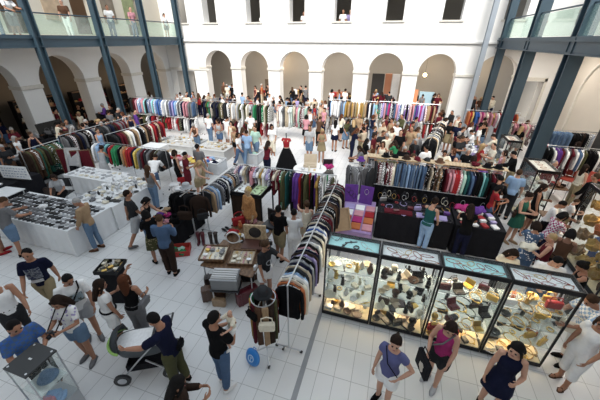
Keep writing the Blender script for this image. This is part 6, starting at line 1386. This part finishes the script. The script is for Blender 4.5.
person(-3.65, 15.13, 170, 'person in brown top behind the khaki dress', 'f', 'browse', ('tee', 'brown'), ('jeans', 'black'), ('ponytail', 'brown'), 'tanned', 'black', 1.66)
person(-6.43, 19.82, 175, 'man in lavender-blue shirt and pale shorts in far aisle', 'm', 'stand', ('tee', 'lavender'), ('long_shorts', 'beige'), ('short', 'dark brown'), 'tanned', 'brown', 1.78)
# round the long rail
o = person(-2.17, 4.34, 65, 'woman with sunglasses in charcoal T-shirt and white shorts at long rail', 'f', 'reach', ('tee', 'charcoal'), ('shorts', 'white'), ('ponytail', 'brown'), 'tanned', 'grey', 1.68)
F = figure('f', 'reach'); bm = bmesh.new()
for s in (-1, 1): ball(bm, (s*.03, -.098, 1.597), (.027, .012, .019), 10, 6); tube(bm, [(s*.05, -.09, 1.60), (s*.078, .0, 1.60)], .004, 5)
tube(bm, [(-.02, -.104, 1.60), (.02, -.104, 1.60)], .004, 5)
for v in bm.verts: v.co = F.T(v.co, True)
tag(put('sunglasses', mesh_of(bm, 'sunglasses', True), BLACKPL, None, o.location, o.rotation_euler.z, o.scale[0]), 'dark sunglasses worn by the woman at long rail', 'sunglasses')
bm = bmesh.new(); tube(bm, [F.T((.075*math.cos(k*2*PI/20), -.150+.015*abs(math.cos(k*2*PI/20)), 1.19+.07*math.sin(k*2*PI/20))) for k in range(21)], .008, 6); put('circle_print', mesh_of(bm, 'circle'), SHINY['light grey'], o)
person(-2.29, 5.67, 170, 'dark-haired person in black T-shirt and khaki shorts by trays', 'm', 'stand2', ('tee', 'black'), ('long_shorts', 'khaki'), ('short', 'black'), 'tanned', 'black', 1.70)
o = person(-1.90, 5.67, 185, 'short-haired woman in white top and white trousers from behind', 'f', 'hold', ('tee', 'white'), ('trousers', 'white'), ('short', 'black'), 'tanned', 'white', 1.66)
person(-1.74, 6.25, 200, 'brown-haired girl in cream top at the long rail', 'f', 'reach', ('tank', 'cream'), ('shorts', 'beige'), ('bun', 'brown'), 'fair', 'tan', 1.58)
# jewellery stall
person(1.28, 7.54, 150, 'woman in dark teal top and pale jeans at jewellery stall', 'f', 'browse2', ('tank', 'teal'), ('jeans', 'light blue'), ('bun', 'dark brown'), 'fair', 'black', 1.70)
person(2.11, 7.47, 175, 'dark-haired woman in black top at jewellery stall', 'f', 'browse', ('blouse', 'black'), ('jeans', 'navy'), ('long', 'dark brown'), 'tanned', 'black', 1.66)
o = person(3.70, 8.36, 40, 'woman in green strapless dress walking on the right', 'f', 'hold', ('shortdress', 'jade green'), None, ('bun', 'dark brown'), 'fair', 'tan', 1.70)
o.children[0].material_slots[0].material = cloth('jade green'); F = figure('f', 'hold'); bag_on(local_of(o, F.T((-.27, .0, .98))), 'dark brown', 'dark brown shoulder bag of the woman in green dress', 1.2, .8)
person(4.45, 9.07, 70, 'woman in black dress right of the green dress', 'f', 'hold2', ('shortdress', 'black'), None, ('long', 'dark brown'), 'tanned', 'black', 1.70)
person(3.91, 9.84, 160, 'man in light blue shirt facing away by narrow showcase', 'm', 'stand', ('tee', 'light blue'), ('trousers', 'charcoal'), ('short', 'brown'), 'fair', 'black', 1.78)
person(3.43, 6.75, 170, 'brown-haired woman in blue flowered dress, right cluster', 'f', 'browse', ('tunic', 'denim blue', 'print', 'white'), ('capri', 'denim blue'), ('bob', 'dark brown'), 'tanned', 'black', 1.64)
person(4.09, 7.54, 110, 'person in red and white checked shirt, right cluster', 'f', 'browse', ('tee', 'magenta', 'check', 'white'), ('jeans', 'navy'), ('bob', 'black'), 'tanned', 'black', 1.64)
person(5.14, 9.19, 70, 'child in white T-shirt by the tall golden case', 'm', 'hold', ('tee', 'white'), ('shorts', 'khaki'), ('short', 'brown'), 'fair', 'white', 1.30)
person(4.33, 8.33, 60, 'person in white shirt and dark cap behind the checked shirt', 'm', 'browse', ('tee', 'white'), ('trousers', 'black'), ('short', 'black'), 'tanned', 'black', 1.64)
o = person(3.56, 6.46, -110, 'blond woman in maroon sleeveless top holding pale clothes', 'f', 'fold', ('tank', 'maroon'), ('trousers', 'white'), ('short', 'blond'), 'fair', 'white', 1.64)
F = figure('f', 'fold'); p = local_of(o, (F.hand(0)+F.hand(1))/2); ware('cloth_bundle', p.x, p.y, p.z-.02, 'cream', 'cream garment held by the blond woman in maroon', 'clothes', 0, 1.2, soft=True)
person(2.63, 5.64, -20, 'curly brown-haired woman in cream top behind rightmost cabinet', 'f', 'lookdown', ('blouse', 'cream'), ('jeans', 'black'), ('curly', 'dark brown'), 'fair', 'black', 1.64)
person(3.25, 5.47, -15, 'dark-haired man in white T-shirt behind the rightmost cabinet', 'm', 'lookdown', ('tee', 'white'), ('jeans', 'denim blue'), ('short', 'black'), 'fair', 'black', 1.76)
person(3.96, 6.60, 150, 'dark-haired person in brown top beside the blond maroon woman', 'f', 'browse', ('tank', 'brown'), ('jeans', 'black'), ('bob', 'black'), 'brown', 'black', 1.66)
person(3.25, 9.58, 150, 'person in black jacket bent at end of the hat-shelf rail', 'm', 'browse', ('jacket', 'black'), ('trousers', 'black'), ('short', 'black'), 'tanned', 'black', 1.70)
person(3.14, 8.80, 90, 'person in red top beside the man in light blue', 'f', 'hold', ('tee', 'red'), ('jeans', 'denim blue'), ('bob', 'black'), 'tanned', 'black', 1.62)
person(4.14, 12.14, -90, 'woman in pink flowered dress by the near steel post', 'f', 'stand', ('dress', 'pink', 'print', 'white'), None, ('bob', 'dark brown'), 'fair', 'black', 1.64)
# ------------------------------------------------------------------ crowds farther back
for (x, y, f, s, tp, lb) in ((-9.43, 13.78, 180, 'm', ('tee', 'white'), 'reaching up at the back-centre rail'), (-8.79, 12.15, 10, 'f', ('tank', 'brown'), 'leftmost of the sellers behind the benches'), (-8.29, 12.23, 0, 'f', ('tank', 'light grey'), 'selling behind the benches, left one'), (-7.75, 12.12, -10, 'f', ('tank', 'tan'), 'selling behind the benches, middle one'), (-7.57, 12.67, 5, 'f', ('tank', 'cream'), 'selling behind the benches, right one'), (-8.18, 13.45, 170, 'm', ('tee', 'white'), 'at the back-centre rail, facing the clothes'), (-7.21, 14.36, 170, 'm', ('tee', 'white'), 'at the right end of back-centre rail'), (-6.73, 12.08, 150, 'f', ('tank', 'maroon'), 'squeezed between benches and green bin')):
    passer(x, y, f, lb, None, s, tp)
for (px_, f, lb) in (((-15.94, 9.97), 160, 'near the first left post'), ((-18.3, 9.4), 60, 'inside the nearest left arch, towards the post'), ((-17.06, 12.30), 10, 'in arch behind the first left post'), ((-17.48, 13.38), 60, 'at the foot of the left arch pier'), ((-12.72, 9.86), 80, 'by the dark coat rail'), ((-14.33, 10.51), 150, 'at the far end of maroon-screen rail'), ((-13.89, 9.66), 150, 'right of the first left post'), ((-14.76, 9.95), -60, 'among the dark stalls at left'), ((-14.14, 9.23), 100, 'beside the dark stalls at left'), ((-16.28, 8.70), 70, 'far left, under the arches'), ((-14.67, 7.94), 120, 'far left, before the arches'), ((-13.87, 7.73), 60, 'at the far-left stall'), ((-13.92, 7.16), 80, 'at the left picture edge, behind the notice'), ((-14.63, 8.56), 100, 'between far-left stalls'), ((-13.43, 10.81), 60, 'behind the dark coats'), ((-18.16, 10.85), 90, 'inside the nearest left arch'), ((-16.11, 13.49), 30, 'leaning on the left wall pier')):
    passer(*px_, f, lb, bias=['black','white','grey','purple','charcoal','navy','maroon','cream','light blue','black'])
# behind the back rails: rows of heads under the arches
k = 0
for x in [-15.9+.41*i for i in range(28)]:
    y = 18.3+rp.uniform(0, 2.2)
    passer(x+rp.uniform(-.2, .2), y, None, 'behind back-left rails, %s from left' % ordinal(k), bias=['white','white','black','beige','grey','light blue','cream','red','navy']); k += 1
k = 0
for x in [-6.2+.26*i for i in range(16)]:
    passer(x+rp.uniform(-.15, .15), 18.6+rp.uniform(-1.4, 1.6), None, 'in far aisle between the back rails, %s from left' % ordinal(k), bias=['white','cream','beige','white','grey','khaki','black','pink','brown']); k += 1
k = 0
for x in [-4.0+.42*i for i in range(16)]:
    c = {6: 'lavender', 7: 'turquoise', 8: 'green', 9: 'green'}.get(k)
    passer(x+rp.uniform(-.1, .1), 19.0+rp.uniform(0, 1.3), None, 'under back arches behind back-right rail, %s from left' % ordinal(k), top=('tee', c) if c else None, bias=['white','cream','beige','pink','lavender','grey','black','white']); k += 1
k = 0
for x, y in ((-1.1, 13.6), (-.7, 14.2), (-.3, 13.2), (.1, 14.4), (.45, 13.5), (.9, 14.0), (1.3, 13.3), (1.6, 14.6), (-.9, 12.2), (-.2, 11.9), (.35, 12.3), (.9, 12.0), (1.4, 11.6), (-1.2, 15.4), (0, 15.8), (1.0, 15.6), (-2.2, 15.2), (-1.7, 16.2), (-2.7, 16.4), (.5, 16.6), (-.5, 10.6), (.2, 10.5), (.9, 10.7), (-.9, 11.2), (.6, 11.4), (1.1, 12.9), (-.1, 12.7), (-.6, 12.9), (.7, 14.8), (-.4, 15.0), (-1.3, 14.6), (-1.6, 13.4), (1.2, 16.3), (-.3, 16.6), (-1.0, 16.8), (.3, 15.2), (1.5, 10.6), (-1.8, 14.9)):
    c = {10: 'green', 12: 'white'}.get(k)
    passer(x, y, None, 'between hat shelf and back-right rail, %s' % (ordinal(k)+' in the throng'), top=('tee', c) if c else None, bias=['black','charcoal','olive','white','cream','beige','black','maroon','tan','grey','navy']); k += 1
k = 0
for x, y in ((2.0, 11.4), (2.3, 10.7), (2.9, 11.0), (3.1, 11.9), (3.9, 12.6), (4.0, 15.6), (3.7, 16.2), (4.4, 16.6), (2.3, 16.2), (4.6, 17.6), (3.4, 17.9), (2.1, 13.8), (5.8, 16.1), (6.6, 17.8), (5.6, 18.1), (5.4, 11.4), (6.3, 11.4), (6.0, 10.2), (7.3, 14.3), (6.2, 14.4), (3.9, 14.9), (2.2, 19.4), (5.9, 20.1), (2.9, 19.6), (2.6, 12.2), (2.5, 13.2), (2.9, 14.2), (3.2, 15.2), (3.0, 16.0), (3.6, 13.0), (2.7, 17.3), (2.5, 18.3), (3.2, 18.7), (4.2, 14.0), (4.3, 11.9), (2.0, 10.4), (2.8, 10.3)):
    c = {0: 'cream', 1: 'black', 2: 'black', 3: 'black', 5: 'white', 8: 'black', 20: 'white'}.get(k)
    passer(x, y, None, 'in the crowd around right-hand posts, %s' % (ordinal(k)+' figure'), top=('tee', c) if c else None, bias=['black','charcoal','white','orange','red','navy','cream','maroon','black']); k += 1
for i, (x, y) in enumerate(((-12.9, 22.0), (-12.2, 21.9), (-9.9, 22.0), (-9.3, 22.0), (-6.8, 22.1), (-3.9, 22.0), (-.9, 22.0), (-1.4, 23.0), (2.4, 22.0), (5.2, 22.0), (-18.2, 9.3), (-18.0, 12.0), (-18.2, 12.9), (-18.1, 15.9), (-18.0, 19.2))):
    passer(x, y, None, ('inside the back arches, %s from left' if i < 10 else 'inside the left arcade, %s from near end') % ordinal(i if i < 10 else i-10), bias=['black','white','maroon','orange','cream','brown','light blue'], z=.45 if i < 10 else 0)
k = 0
for i in range(18):
    passer(-14.6+.66*i+rp.uniform(-.1, .1), rp.uniform(19.6, 20.2), None, 'close to the back wall, %s from left' % ordinal(k), bias=['white','beige','white','black','grey','light blue','cream','khaki','brown']); k += 1
k = 0
for c in BACK:
    for dx in (-.5, .45):
        passer(c+dx+rp.uniform(-.1, .1), 21.85+rp.uniform(-.1, .15), None, 'on raised floor in back arches, %s from left' % ordinal(k), bias=['black','white','maroon','cream','brown','grey','charcoal'], z=.45); k += 1
k = 0
for i in range(14):
    passer(rp.uniform(-16.4, -13.2), rp.uniform(8.9, 13.6), None, 'among dark stalls by the left posts, %s figure' % ordinal(k), bias=['black','charcoal','black','white','purple','grey','navy','maroon']); k += 1
# on the galleries and at the upper windows
for (y, f, tp, lb) in ((9.6, 75, ('tee', 'blue'), 'leaning on left gallery rail at picture edge'), (10.25, 90, ('tee', 'white'), 'on left gallery beside the blue shirt'), (12.95, 30, ('tee', 'brown'), 'on left gallery, left of second post'), (14.45, 120, ('tee', 'black'), 'on left gallery, right of second post'), (15.25, 60, ('tee', 'white'), 'on left gallery, standing taller near second post'), (16.9, 80, ('tee', 'pink'), 'on left gallery at third post'), (19.8, 80, ('tee', 'white'), 'on left gallery near the corner')):
    passer(-15.85 if y != 12.95 else -16.2, y, f, lb, 'stand' if y > 10.3 else 'browse', rp.choice('fm'), tp, z=5.08)
for (y, lb) in ((17.6, 'on right gallery between pale and thick posts'), (14.2, 'on right gallery between the two thick posts')):
    passer(5.7, y, 60, lb, 'stand', None, ('tee', 'grey' if y > 15 else 'orange'), z=5.08)
for (x, tp, lb) in ((-12.75, 'white', 'at second upper window from left'), (-9.55, 'white', 'at third upper window, left one'), (-9.2, 'cream', 'at third upper window, right one'), (-6.55, 'white', 'at fourth upper window, left one'), (-6.2, 'pink', 'at fourth upper window, right one'), (-3.95, 'white', 'at fifth upper window, left one'), (-3.5, 'lavender', 'at fifth upper window, right one')):
    passer(x, 21.9, rp.uniform(-15, 15), lb, 'stand', None, ('tee', tp), z=5.1)
# ------------------------------------------------------------------ daylight and camera
scene.cycles.transparent_max_bounces = 40
w = bpy.data.worlds.new('daylight'); scene.world = w; w.use_nodes = True
bg = w.node_tree.nodes['Background']; bg.inputs[0].default_value = (.80, .90, 1, 1); bg.inputs[1].default_value = .95
sl = bpy.data.lights.new('sun', 'SUN'); sl.energy = 4.6; sl.angle = R(30); sl.color = (1, .965, .91)
so = bpy.data.objects.new('sun', sl); COL.objects.link(so); so.rotation_euler = Vector((-.16, .72, -.67)).to_track_quat('-Z', 'Y').to_euler()
cam = bpy.data.cameras.new('camera'); co = bpy.data.objects.new('camera', cam); COL.objects.link(co); scene.camera = co
cam.sensor_width = 36; cam.lens = 294.8/600*36; cam.clip_end = 200; cam.clip_start = .05
pit, rol, yaw = .49866, .0053, -.2990
fwd = Vector((math.sin(yaw)*math.cos(pit), math.cos(yaw)*math.cos(pit), -math.sin(pit))); r0 = Vector((math.cos(yaw), -math.sin(yaw), 0)); u0 = r0.cross(fwd)
rr = r0*math.cos(rol)+u0*math.sin(rol); uu = -r0*math.sin(rol)+u0*math.cos(rol)
co.matrix_world = Matrix.Translation((0, 0, 5.1)) @ Matrix((rr, uu, -fwd)).transposed().to_4x4()
scene.view_settings.view_transform = 'Standard'; scene.view_settings.look = 'None'; scene.view_settings.gamma = 1; scene.view_settings.use_curve_mapping = False
scene.view_settings.exposure = 0.25
